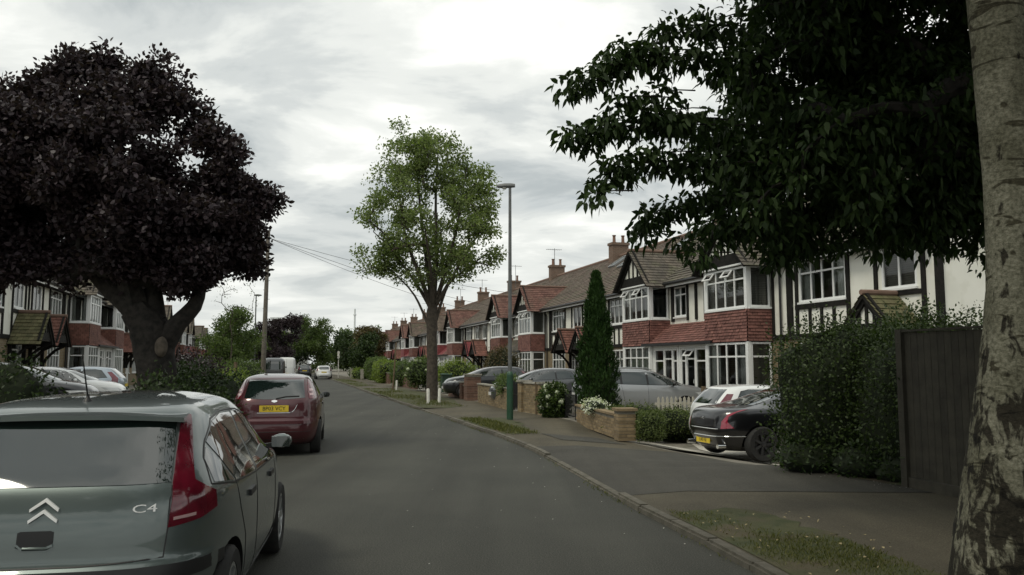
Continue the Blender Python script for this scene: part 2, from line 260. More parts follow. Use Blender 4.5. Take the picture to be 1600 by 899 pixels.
# ------------------------------------------------------------------ object helpers
def tag(o, label=None, cat=None, group=None, kind=None):
    if label: o['label'] = label
    if cat: o['category'] = cat
    if group: o['group'] = group
    if kind: o['kind'] = kind
    return o
def empty(name, loc=(0, 0, 0), rz=0.0, parent=None):
    o = bpy.data.objects.new(name, None); col.objects.link(o); o.location = loc; o.rotation_euler = (0, 0, rz); o.parent = parent
    o.empty_display_size = 0.2
    return o
def link_mesh(name, me, mat=None, parent=None):
    if mat and not me.materials: me.materials.append(MATS[mat] if isinstance(mat, str) else mat)
    o = bpy.data.objects.new(name, me); col.objects.link(o); o.parent = parent
    return o
def copy_tree(o, parent=None):
    c = o.copy(); col.objects.link(c); c.parent = parent
    for ch in o.children: copy_tree(ch, c)
    return c
MIR = False
class MB:
    def __init__(s): s.v = []; s.f = []
    def add(s, vs, fs):
        k = len(s.v); s.v += [tuple(p) for p in vs]; s.f += [tuple(i + k for i in f) for f in fs]; return s
    def quad(s, a, b, c, d): return s.add([a, b, c, d], [(0, 1, 2, 3)])
    def box(s, x0, x1, y0, y1, z0, z1):
        return s.add([(x0, y0, z0), (x1, y0, z0), (x1, y1, z0), (x0, y1, z0), (x0, y0, z1), (x1, y0, z1), (x1, y1, z1), (x0, y1, z1)],
                     [(3, 2, 1, 0), (4, 5, 6, 7), (0, 1, 5, 4), (1, 2, 6, 5), (2, 3, 7, 6), (3, 0, 4, 7)])
    def beam(s, p, q, w, t, up=(0, 1, 0)):
        # bar from p to q, w wide across, t thick along 'up'
        p, q = Vector(p), Vector(q); d = (q - p).normalized(); u = Vector(up); a = d.cross(u).normalized() * w / 2; u = a.cross(d).normalized() * t / 2
        vs_ = [p - a - u, p + a - u, p + a + u, p - a + u, q - a - u, q + a - u, q + a + u, q - a + u]
        return s.add(vs_, [(3, 2, 1, 0), (4, 5, 6, 7), (0, 1, 5, 4), (1, 2, 6, 5), (2, 3, 7, 6), (3, 0, 4, 7)])
    def prism(s, pts, h):
        # pts: 3D polygon, extruded by vector h
        n = len(pts); h = Vector(h); a = [Vector(p) for p in pts]; b = [p + h for p in a]
        fs = [tuple(range(n - 1, -1, -1)), tuple(range(n, 2 * n))] + [(i, (i + 1) % n, n + (i + 1) % n, n + i) for i in range(n)]
        return s.add(a + b, fs)
    def tube(s, path, radii, sides=8, cap=True, rnd=None):
        path = [Vector(p) for p in path]; rings = []
        ref = Vector((0.3, 1, 0.1)).normalized()
        for i, p in enumerate(path):
            d = (path[min(i + 1, len(path) - 1)] - path[max(i - 1, 0)]).normalized()
            a = d.cross(ref)
            if a.length < 1e-3: a = d.cross(Vector((1, 0, 0)))
            a.normalize(); b = d.cross(a)
            rr = radii[i] if hasattr(radii, '__len__') else radii
            rings.append([p + (a * math.cos(t) + b * math.sin(t)) * rr * (1 if rnd is None else rnd(i, j)) for j, t in enumerate([2 * math.pi * k / sides for k in range(sides)])])
        vs_ = [v for r in rings for v in r]; fs = []
        for i in range(len(path) - 1):
            for j in range(sides): fs.append((i * sides + j, i * sides + (j + 1) % sides, (i + 1) * sides + (j + 1) % sides, (i + 1) * sides + j))
        if cap: fs += [tuple(range(sides - 1, -1, -1)), tuple((len(path) - 1) * sides + k for k in range(sides))]
        return s.add(vs_, fs)
    def lathe(s, prof, seg=16, c=(0, 0, 0), axis='z'):
        vs_ = []; n = len(prof)
        for k in range(seg):
            t = 2 * math.pi * k / seg
            for r, h in prof:
                p = (r * math.cos(t), r * math.sin(t), h)
                if axis == 'y': p = (p[0], p[2], p[1])
                vs_.append((p[0] + c[0], p[1] + c[1], p[2] + c[2]))
        fs = []
        for k in range(seg):
            k2 = (k + 1) % seg
            for i in range(n - 1):
                f = (k * n + i, k2 * n + i, k2 * n + i + 1, k * n + i + 1); fs.append(f if axis == 'z' else f[::-1])
        return s.add(vs_, fs)
    def mesh(s, name, mat=None, smooth=False):
        vs_, fs = s.v, s.f
        if MIR: vs_ = [(-x, y, z) for x, y, z in vs_]; fs = [f[::-1] for f in fs]
        me = bpy.data.meshes.new(name); me.from_pydata([tuple(v) for v in vs_], [], fs)
        if smooth: me.shade_smooth(); me.set_sharp_from_angle(angle=R(42))
        if mat: me.materials.append(MATS[mat])
        return me
    def build(s, name, mat, parent=None, smooth=False): return link_mesh(name, s.mesh(name, mat, smooth), None, parent)
rng = np.random.default_rng(7)
def leaf_mesh(name, P, D, Nn, Ln, Wd, mat, shape='quad', fold=0.18, droop=0.0):
    n = len(P)
    D = D / np.linalg.norm(D, axis=1, keepdims=True); S = np.cross(D, Nn); S /= np.linalg.norm(S, axis=1, keepdims=True) + 1e-9; U = np.cross(S, D)
    Ln = Ln[:, None]; Wd = Wd[:, None]; dz = np.array([[0, 0, -1.0]])
    if shape == 'quad':
        V = np.stack([P, P + D * Ln * .45 + S * Wd * .5 + U * Wd * fold, P + D * Ln + dz * Ln * droop, P + D * Ln * .45 - S * Wd * .5 + U * Wd * fold], 1); k = 4
    else:
        V = np.stack([P, P + D * Ln * .25 + S * Wd * .42 + U * Wd * fold, P + D * Ln * .6 + S * Wd * .42 + U * Wd * fold + dz * Ln * droop * .35, P + D * Ln + dz * Ln * droop,
                      P + D * Ln * .6 - S * Wd * .42 + U * Wd * fold + dz * Ln * droop * .35, P + D * Ln * .25 - S * Wd * .42 + U * Wd * fold], 1); k = 6
    me = bpy.data.meshes.new(name); me.vertices.add(n * k); me.vertices.foreach_set('co', V.reshape(-1).astype(np.float32))
    me.loops.add(n * k); me.loops.foreach_set('vertex_index', np.arange(n * k, dtype=np.int32)); me.polygons.add(n)
    me.polygons.foreach_set('loop_start', np.arange(0, n * k, k, dtype=np.int32)); me.polygons.foreach_set('loop_total', np.full(n, k, dtype=np.int32))
    me.update(calc_edges=True); me.validate(); me.materials.append(MATS[mat])
    return me
def unit(n): 
    v = rng.normal(size=(n, 3)); return v / np.linalg.norm(v, axis=1, keepdims=True)

# ------------------------------------------------------------------ street layout (metres; camera stands over the carriageway at 0,0)
def catmull(pts, step=0.5):
    out = []; P = [np.array(p, float) for p in pts]; P = [2 * P[0] - P[1]] + P + [2 * P[-1] - P[-2]]
    for i in range(1, len(P) - 2):
        n = max(2, int(np.linalg.norm(P[i + 1] - P[i]) / step))
        for k in range(n):
            t = k / n; a, b, c, d = P[i - 1:i + 3]
            out.append(0.5 * ((2 * b) + (-a + c) * t + (2 * a - 5 * b + 4 * c - d) * t * t + (-a + 3 * b - 3 * c + d) * t ** 3))
    out.append(P[-2]); return np.array(out)
KR = catmull([(6.0, -30), (4.2, -12), (3.0, 0), (2.35, 4), (1.95, 7), (1.5, 9.3), (1.22, 11), (0.75, 13.9), (0.1, 17.2), (-1.05, 21.4), (-2.25, 25.7), (-4.1, 32), (-7.6, 43.9), (-11.35, 57.2), (-16.5, 75), (-24, 101), (-36, 140), (-52, 190)])
def normals(P):
    T = np.gradient(P, axis=0); T /= np.linalg.norm(T, axis=1, keepdims=True); return np.stack([T[:, 1], -T[:, 0]], 1)     # points to the right
NR = normals(KR)
ROADW = 6.1
KL = KR - NR * ROADW
def kerb_at(Y, P=KR): return float(np.interp(Y, P[:, 1], P[:, 0]))
def strip(name, A, B, z, mat, kind='structure', parent=None, zb=None):
    zb = z if zb is None else zb; n = len(A); za = np.broadcast_to(z, n); zb = np.broadcast_to(zb, n); V = [(*a, za[i]) for i, a in enumerate(A)] + [(*b, zb[i]) for i, b in enumerate(B)]
    me = bpy.data.meshes.new(name); me.from_pydata(V, [], [(i, n + i, n + i + 1, i + 1) for i in range(n - 1)]); me.materials.append(MATS[mat])
    o = link_mesh(name, me, None, parent)
    if kind and not parent: o['kind'] = kind
    return o
me = MB().quad((-900, -300, -0.6), (900, -300, -0.6), (900, 1500, -0.6), (-900, 1500, -0.6)).mesh('ground', 'ground_far'); link_mesh('ground', me)['kind'] = 'structure'
strip('road', KL - NR * 0.05, KR + NR * 0.05, 0.0, 'asphalt')
ZP = 0.07
GR = catmull([(9.2, -30), (7.5, -8), (6.6, 2), (5.9, 8.3), (5.3, 10.9), (4.5, 13.2), (2.55, 18.3), (1.7, 23.3), (-0.05, 28.4), (-1.32, 34), (-3.55, 42), (-7.3, 55), (-12.6, 72.5), (-20, 97), (-32, 136), (-47, 186)])
gr_i = np.stack([np.interp(KR[:, 1], GR[:, 1], GR[:, 0]), KR[:, 1]], 1)
# the first gardens on the right lie lower than the footway
SUNK = -0.27
def sm(a, b, x): t = np.clip((x - a) / (b - a), 0, 1); return t * t * (3 - 2 * t)
low = sm(12.8, 14.4, KR[:, 1]) * (1 - sm(20.5, 23.5, KR[:, 1])); z_edge = ZP - 0.12 * low * sm(9.5, 12.5, KR[:, 1]) ; z_in = ZP + (SUNK - ZP) * low
DROPS = [(10.4, 15.0), (25.6, 29.4), (38, 42)]
z_kerb = ZP + 0 * KR[:, 1]
for a_, b_ in DROPS: z_kerb = z_kerb - 0.040 * sm(a_ - .9, a_ + .1, KR[:, 1]) * (1 - sm(b_ - .1, b_ + .9, KR[:, 1]))
strip('pavement_edge_right', KR + NR * 0.115, KR + NR * 0.95, z_kerb, 'footway', zb=ZP)
strip('pavement_right', KR + NR * 0.95, gr_i, ZP, 'footway', zb=z_edge)
strip('pavement_left', KL - NR * 2.3, KL - NR * 0.13, ZP, 'footway')
strip('forecourt_slope_right', gr_i, gr_i + np.array([1.5, 0.4]), z_edge, 'forecourt', zb=z_in)
strip('forecourt_right', gr_i + np.array([1.5, 0.4]), gr_i + np.array([16.0, 3.0]), z_in, 'forecourt')
strip('forecourt_left', KL - NR * 2.3 + np.array([-16.0, -3.0]), KL - NR * 2.3, ZP + 0.004, 'forecourt')
def patch(name, pts, z, mat, kind='structure', parent=None):
    if np.isscalar(z): z = [z] * len(pts)
    me = bpy.data.meshes.new(name); me.from_pydata([(x, y, z[i]) for i, (x, y) in enumerate(pts)], [], [tuple(range(len(pts)))]); me.materials.append(MATS[mat])
    o = link_mesh(name, me, None, parent)
    if not parent: o['kind'] = kind
    return o
def wavy(pts, amp=.06, step=.12, seed=1):
    r = np.random.default_rng(seed); out = []; n = len(pts)
    for i in range(n):
        a, c = np.array(pts[i]), np.array(pts[(i + 1) % n]); k = max(1, int(np.linalg.norm(c - a) / step))
        for j in range(k): out.append(tuple(a + (c - a) * j / k + (r.normal(0, amp, 2) if n > 2 else 0)))
    return out
def kseg(y0, y1, off, n=12, P=KR, Nn=NR, sgn=1):
    ys = np.linspace(y0, y1, n); q = []
    for y in ys:
        x = np.interp(y, P[:, 1], P[:, 0]); nx = np.interp(y, P[:, 1], Nn[:, 0]); ny = np.interp(y, P[:, 1], Nn[:, 1]); q.append((x + sgn * nx * off, y + sgn * ny * off))
    return q
sel = (KR[:, 1] > 10.0) & (KR[:, 1] < 16.4)
strip('crossover_edge', (KR + NR * 0.13)[sel], (KR + NR * 0.95)[sel], z_kerb[sel] + .004, 'crossover', zb=ZP + .005)
strip('crossover_patch', (KR + NR * 0.95)[sel], (KR + NR * 0.95)[sel] * .03 + gr_i[sel] * .97, ZP + 0.005, 'crossover', zb=z_edge[sel] + 0.006)
sel2 = (KR[:, 1] > 16.7) & (KR[:, 1] < 18.9)
strip('footway_patch', (KR + NR * 1.0)[sel2], (KR + NR * 1.0)[sel2] * .25 + gr_i[sel2] * .75, ZP + .005, 'crossover', zb=(ZP * .25 + z_edge * .75)[sel2] + .006)
patch('gravel_drive', [(4.75, 16.4), (4.3, 18.6), (4.4, 19.9), (7.6, 20.7), (9.2, 15.8), (5.9, 14.6)], SUNK + 0.012, 'gravel')
patch('gravel_apron', [(3.42, 16.1), (2.95, 17.6), (4.35, 18.0), (4.85, 16.5)], [-0.005, -0.005, SUNK + 0.014, SUNK + 0.014], 'gravel')
patch('bed_under_hedge', [(4.25, 13.3), (5.15, 11.05), (5.8, 10.4), (9.0, 10.5), (9.0, 14.2), (4.9, 13.9)], ZP + 0.012, 'soil')
# grass verges along the right footway
patch('near_verge', kseg(-6, 8.9, 0.14, 20) + wavy([(2.05, 9.15), (2.45, 9.3), (2.78, 9.1), (3.09, 7.95), (3.35, 6.3), (3.9, 3.0), (5.0, -6)], .035)[:-60], ZP + 0.006, 'lawn')
patch('lamp_verge', kseg(18.6, 24.0, 0.14, 10) + wavy([(-0.35, 24.3), (0.2, 22.6), (0.4, 20.4), (0.25, 18.9), (.0, 18.6)], .07, .15)[:-18], ZP + 0.006, 'lawn')
patch('tree_verge', kseg(29.5, 52, 0.14, 14) + [(-7.3, 52.4), (-4.6, 44), (-2.6, 36), (-1.95, 31.0), (-2.3, 29.6)], ZP + 0.006, 'lawn')
patch('far_verge', kseg(55, 80, 0.14, 14) + [(-16.4, 80.2), (-10.2, 58)], ZP + 0.006, 'lawn')
patch('left_verge', kseg(10, 24, 0.14, 14, KL, NR, -1) + [(p[0] - 0, p[1]) for p in kseg(24, 10, 1.1, 14, KL, NR, -1)], ZP + 0.006, 'lawn')
# kerb stones, each its own piece
def kerb_line(name, P, Nn, sgn, y0, y1):
    root = empty(name); root['kind'] = 'structure'
    seg = np.linalg.norm(np.diff(P, axis=0), axis=1); s = np.concatenate([[0], np.cumsum(seg)]); sy0 = np.interp(y0, P[:, 1], s); sy1 = np.interp(y1, P[:, 1], s)
    me = None; t = sy0; random.seed(3)
    while t < sy1:
        x0, yy0 = np.interp(t, s, P[:, 0]), np.interp(t, s, P[:, 1]); x1, yy1 = np.interp(t + .9, s, P[:, 0]), np.interp(t + .9, s, P[:, 1])
        if me is None:
            bm = bmesh.new(); bmesh.ops.create_cube(bm, size=1, matrix=Matrix.Translation((0.445, 0.060, ZP + 0.006 - .11)) @ Matrix.Diagonal((0.888, 0.12, 0.22, 1)))
            bmesh.ops.bevel(bm, geom=[e for e in bm.edges if abs(e.verts[0].co.z - e.verts[1].co.z) < .01 and e.verts[0].co.z > -.05 and (e.verts[0].co.y < .02)], offset=0.025, segments=2, affect='EDGES')
            me = bpy.data.meshes.new('kerb_stone'); bm.to_mesh(me); bm.free(); me.materials.append(MATS['kerb'])
        o = link_mesh('kerb_stone', me, None, root)
        yc = (yy0 + yy1) / 2; drop = 0.0
        for (a, b) in DROPS:
            if a < yc < b: drop = -0.042
        ang = math.atan2(yy1 - yy0, x1 - x0)
        if sgn > 0: o.location = (x1, yy1, random.uniform(-.006, .006) + drop); o.rotation_euler = (random.uniform(-.01, .01), random.uniform(-.006, .006), ang + math.pi + random.uniform(-.008, .008))
        else: o.location = (x0, yy0, random.uniform(-.006, .006) + drop); o.rotation_euler = (0, random.uniform(-.006, .006), ang)
        t += 0.9
kerb_line('kerb_right', KR, NR, 1, 1.5, 125)
kerb_line('kerb_left', KL, NR, -1, 2.0, 110)

# ------------------------------------------------------------------ houses
# local frame: +x to the right as seen from the street, +y into the house, street wall at y = 0, bay front at y = -BAY
HW, EAVE, RIDGE, BAY = 6.1, 5.08, 8.4, 0.95
def tiles(mb, O, U, V, nrm, ulen, vlen, tw=0.20, th=0.14, lift=0.018, keep=None, seed=0):
    rnd = random.Random(seed); O, U, V, nrm = map(Vector, (O, U, V, nrm)); nv = max(1, round(vlen / th)); th = vlen / nv; nu = max(1, round(ulen / tw)); tw = ulen / nu
    for j in range(nv):
        off = 0.5 * tw if j % 2 else 0.0
        for i in range(-1 if off else 0, nu):
            u0 = max(0, i * tw + off); u1 = min(ulen, (i + 1) * tw + off); uc = (u0 + u1) / 2
            if u1 - u0 < .02: continue
            v0 = j * th; v1 = min(vlen, (j + 1) * th + 0.01)
            if keep and not keep(uc, v0 + th / 2): continue
            l = lift * rnd.uniform(0.75, 1.35); g = 0.004
            a = O + U * (u0 + g) + V * v0 + nrm * l; b = O + U * (u1 - g) + V * v0 + nrm * l
            c = O + U * (u1 - g) + V * v1 + nrm * 0.002; d = O + U * (u0 + g) + V * v1 + nrm * 0.002
            a2 = O + U * (u0 + g) + V * v0; b2 = O + U * (u1 - g) + V * v0
            mb.add([a, b, c, d, a2, b2], [(0, 1, 2, 3), (4, 5, 1, 0)])
def wall_open(mb, x0, x1, z0, z1, y0, y1, opens):
    xs = sorted({x0, x1, *[o[0] for o in opens], *[o[1] for o in opens]}); zs = sorted({z0, z1, *[o[2] for o in opens], *[o[3] for o in opens]})
    xs = [x for x in xs if x0 <= x <= x1]; zs = [z for z in zs if z0 <= z <= z1]
    for i in range(len(xs) - 1):
        for j in range(len(zs) - 1):
            cx, cz = (xs[i] + xs[i + 1]) / 2, (zs[j] + zs[j + 1]) / 2
            if any(o[0] < cx < o[1] and o[2] < cz < o[3] for o in opens): continue
            mb.box(xs[i], xs[i + 1], y0, y1, zs[j], zs[j + 1])
LITE = False
def window(par, a0, a1, z0, z1, plane, cols, top=None, face='f', vents=(), dress='curtain', sill=True, name='window'):
    # face f: in plane y = plane, looking to the street; r / l: in plane x = plane on the side of a bay
    def mp(a, c, z): return (a, plane - c, z) if face == 'f' else ((plane + c, a, z) if face == 'r' else (plane - c, a, z))
    def bar(mb, p0, p1, c0, c1, q0, q1):
        P, Q = mp(p0, c0, q0), mp(p1, c1, q1); mb.box(min(P[0], Q[0]), max(P[0], Q[0]), min(P[1], Q[1]), max(P[1], Q[1]), q0, q1)
    f = MB(); t = 0.065
    bar(f, a0, a0 + t, -.04, .035, z0, z1); bar(f, a1 - t, a1, -.04, .035, z0, z1); bar(f, a0 + t, a1 - t, -.04, .035, z0, z0 + t); bar(f, a0 + t, a1 - t, -.04, .035, z1 - t, z1)
    cw = (a1 - a0 - 2 * t) / cols; zt = z0 + (z1 - z0) * top if top else None
    for i in range(1, cols): bar(f, a0 + t + i * cw - .028, a0 + t + i * cw + .028, -.035, .03, z0 + t, z1 - t)
    if top:
        for i in range(cols): bar(f, a0 + t + i * cw + .028, a0 + t + (i + 1) * cw - .028, -.033, .028, zt - .028, zt + .028)
    w = f.build(name, 'frame_white', par)
    cells = []
    for i in range(cols):
        p0, p1 = a0 + t + i * cw + (.028 if i else 0), a0 + t + (i + 1) * cw - (.028 if i < cols - 1 else 0)
        if top: cells += [(p0, p1, z0 + t, zt - .028, None), (p0, p1, zt + .028, z1 - t, i)]
        else: cells.append((p0, p1, z0 + t, z1 - t, None))
    pm = MB()
    for p0, p1, q0, q1, vi in cells:
        if vi is not None and vi in vents:
            # an open top light, hung from its upper edge
            vf = MB(); vp = MB(); ang = R(38); hh = q1 - q0
            def vpnt(a, h, c=0.0): return Vector(mp(a, .035 + math.sin(ang) * h + c * math.cos(ang), q1 - math.cos(ang) * h + c * math.sin(ang)))
            for (x0, x1, h0, h1) in ((p0, p0 + .05, 0, hh), (p1 - .05, p1, 0, hh), (p0 + .05, p1 - .05, 0, .05), (p0 + .05, p1 - .05, hh - .05, hh)):
                vf.prism([vpnt(x0, h0), vpnt(x1, h0), vpnt(x1, h1), vpnt(x0, h1)], vpnt(0, 0, .035) - vpnt(0, 0, 0))
            vp.quad(vpnt(p0 + .05, .05, .015), vpnt(p1 - .05, .05, .015), vpnt(p1 - .05, hh - .05, .015), vpnt(p0 + .05, hh - .05, .015))
            vf.build('open_vent', 'frame_white', w); vp.build('pane', 'pane', w); continue
        q = pm if LITE else MB()
        q.quad(mp(p0, 0, q0), mp(p1, 0, q0), mp(p1, 0, q1), mp(p0, 0, q1))
        if not LITE: q.build('pane', 'pane', w)
    if LITE: pm.build('panes', 'pane', w)
    if dress == 'curtain':
        for s_ in (0, 1):
            wd = (a1 - a0) * 0.24; c = MB(); n = 8; b0 = a0 + .03 if s_ == 0 else a1 - .03 - wd
            for k in range(n):
                u0, u1 = b0 + wd * k / n, b0 + wd * (k + 1) / n; d0, d1 = -.12 - .03 * (k % 2), -.12 - .03 * ((k + 1) % 2)
                c.quad(mp(u0, d0, z0 + .03), mp(u1, d1, z0 + .03), mp(u1, d1, z1 - .02), mp(u0, d0, z1 - .02))
            c.build('curtain', 'curtain', w)
    elif dress == 'net':
        c = MB(); n = 16
        for k in range(n):
            u0, u1 = a0 + .03 + (a1 - a0 - .06) * k / n, a0 + .03 + (a1 - a0 - .06) * (k + 1) / n; d0, d1 = -.12 - .02 * (k % 2), -.12 - .02 * ((k + 1) % 2)
            c.quad(mp(u0, d0, z0 + .03), mp(u1, d1, z0 + .03), mp(u1, d1, z1 - .02), mp(u0, d0, z1 - .02))
        c.build('curtain', 'curtain', w)
    elif dress == 'blind':
        c = MB(); n = int((z1 - z0) / .06)
        for k in range(n):
            q = z0 + .02 + k * (z1 - z0 - .04) / n; c.quad(mp(a0 + .03, -.09, q), mp(a1 - .03, -.09, q), mp(a1 - .03, -.125, q + .058), mp(a0 + .03, -.125, q + .058))
        c.build('blind', 'blind', w)
    if sill:
        s_ = MB(); bar(s_, a0 - .04, a1 + .04, -.04, .10, z0 - .06, z0 - .001); s_.build('sill', 'frame_white', w)
    return w
def timber(par, *boxes):
    for b in boxes: MB().box(*b).build('timber', 'timber_black', par)
def house_shell(root, ground_mat, opens_g, opens_u, roofmat):
    h = HW / 2
    MB().box(-h, h, 0.012, 9.19, -.5, -.002).build('plinth', ground_mat, root)
    m = MB(); wall_open(m, -h, h, 0, 2.5, 0, 0.22, opens_g); m.build('ground_floor_wall', ground_mat, root)
    m = MB(); wall_open(m, -h, h, 2.5, EAVE, 0.002, 0.22, opens_u); m.build('upper_wall', 'render_white', root)
    m = MB(); m.prism([(-h, 0.22, 0), (-h, 9.2, 0), (-h, 9.2, EAVE), (-h, 4.6, RIDGE - .12), (-h, 0.22, EAVE)], (0.2, 0, 0)); m.build('party_wall', 'render_white', root)
    m = MB(); m.prism([(h - .2, 0.22, 0), (h - .2, 9.2, 0), (h - .2, 9.2, EAVE), (h - .2, 4.6, RIDGE - .12), (h - .2, 0.22, EAVE)], (0.2, 0, 0)); m.build('party_wall', 'render_white', root)
    MB().box(-h + .2, h - .2, 9.0, 9.2, 0, EAVE).build('back_wall', ground_mat, root)
    m = MB(); m.box(-h + .2, h - .2, .22, 9.0, 2.44, 2.56); m.box(-h + .2, h - .2, 3.4, 3.5, 0.0, 2.44); m.box(-h + .2, h - .2, 3.4, 3.5, 2.56, EAVE - .1); m.box(-h + .2, h - .2, .22, 9.0, EAVE - .09, EAVE - .02); m.build('floors_and_partitions', 'interior', root)
    # roof: tiled slopes, soffit, gutter, ridge
    ov = 0.36; sl = Vector((0, 4.6 + ov, RIDGE - EAVE + .0)); sl_l = sl.length; v = sl.normalized(); n = Vector((0, -v.z, v.y))
    deck = MB(); deck.prism([(-h, -ov, EAVE - .01), (-h, 4.6, RIDGE - .02), (-h, 9.56, EAVE - .01), (-h, 9.56, EAVE - .11), (-h, 4.6, RIDGE - .14), (-h, -ov, EAVE - .11)], (HW, 0, 0))
    roof = deck.build('roof', 'timber_black', root)
    tm = MB(); tiles(tm, (-h, -ov - .05, EAVE - .04), (1, 0, 0), v, n, HW, sl_l + .06, 0.27, 0.25, 0.028, seed=1)
    v2 = Vector((0, -v.y, v.z)); n2 = Vector((0, v.z, v.y)); tiles(tm, (h, 9.61, EAVE - .04), (-1, 0, 0), v2, n2, HW, sl_l + .06, 0.5, 0.5, 0.028, seed=2)
    t = tm.build('roof_tiles', roofmat, root); t['kind'] = 'stuff'
    rm = MB()
    for k in range(14): rm.tube([(-h + k * HW / 14 + .01, 4.6, RIDGE + .02), (-h + (k + 1) * HW / 14 - .01, 4.6, RIDGE + .02)], 0.11, 8)
    rm.build('ridge_tiles', 'ridge', roof)
    g = MB(); g.tube([(-h, -ov - .07, EAVE - .1), (h, -ov - .07, EAVE - .1)], 0.06, 8); g.build('gutter', 'plastic_black', root)
    MB().box(-h, h, -ov + .003, -ov + .03, EAVE - .24, EAVE - .112).build('fascia', 'frame_white', root)
    MB().box(-h, h, -ov + .03, 0, EAVE - .24, EAVE - .22).build('soffit', 'timber_black', root)
    return roof
def chimney(roof, x, pots=4, aerial=False):
    m = MB(); m.box(x - .32, x + .32, 4.05, 5.15, RIDGE - .6, RIDGE + .72); m.box(x - .38, x + .38, 3.99, 5.21, RIDGE + .72, RIDGE + .88)
    c = m.build('chimney', 'brick_brown', roof)
    p = MB()
    for k in range(pots): p.lathe([(.0, 0), (.11, 0), (.13, .02), (.10, .10), (.09, .42), (.12, .45), (.12, .5), (.07, .5)], 10, (x, 4.3 + k * .6 / max(1, pots - 1), RIDGE + .88))
    p.build('chimney_pots', 'chimney_pot', roof, True)
    if aerial:
        a = MB(); ax = x + .5; a.tube([(ax, 4.6, RIDGE - .2), (ax, 4.6, RIDGE + 2.3)], .022, 6); a.tube([(ax, 3.9, RIDGE + 2.2), (ax, 5.2, RIDGE + 2.2)], .015, 5)
        for k in range(7): a.tube([(ax - .25, 4.0 + k * .18, RIDGE + 2.2), (ax + .25, 4.0 + k * .18, RIDGE + 2.2)], .01, 4)
        a.build('aerial', 'lamp_grey', roof)
def gable_panels(root, xc, half, z0, apex, y, name='gable_board'):
    # half-timbered front gable: white panel, black barge boards and studs
    MB().prism([(xc - half, y, z0), (xc + half, y, z0), (xc, y, apex)], (0, .06, 0)).build('gable_panel', 'render_white', root)
    for s in (-1, 1): MB().beam((xc + s * (half + .1), y - .05, z0 - .08), (xc, y - .05, apex + .02), .24, .07).build('barge_board', 'timber_black', root)
    MB().box(xc - half * .9, xc + half * .9, y - .045, y - .003, z0, z0 + .20 + .12 * half).build(name, 'timber_black', root)
    for s in (-.3, 0, .3):
        MB().box(xc + s * half - .05, xc + s * half + .05, y - .04, y - .004, z0 + .20 + .12 * half, z0 + (apex - z0) * (1 - abs(s)) - .1).build(name, 'timber_black', root)
def gable_roof(root, xc, half, z0, apex, y0, y1, mat, seed, name='gable_tiles'):
    sl = Vector((half, 0, apex - z0)); L = sl.length
    m = MB(); m.prism([(xc - half, y0, z0 - .06), (xc, y0, apex - .06), (xc + half, y0, z0 - .06), (xc + half, y0, z0 - .12), (xc, y0, apex - .16), (xc - half, y0, z0 - .12)], (0, y1 - y0, 0)); d = m.build('gable_roof', 'timber_black', root)
    t = MB(); v = Vector((-sl.x, 0, sl.z)).normalized(); n = Vector((v.z, 0, -v.x))
    tiles(t, (xc + half + .05, y0 - .03, z0 - .10), (0, 1, 0), v, n, y1 - y0, L + .08, 0.20, 0.19, 0.026, seed=seed)
    v = Vector((sl.x, 0, sl.z)).normalized(); n = Vector((-v.z, 0, v.x))
    tiles(t, (xc - half - .05, y1, z0 - .10), (0, -1, 0), v, n, y1 - y0, L + .08, 0.20, 0.19, 0.026, seed=seed + 1)
    o = t.build(name, mat, root); o['kind'] = 'stuff'
    MB().tube([(xc, y0 - .03, apex + .0), (xc, y1, apex + .0)], .075, 8).build('ridge_tiles', 'ridge', d)
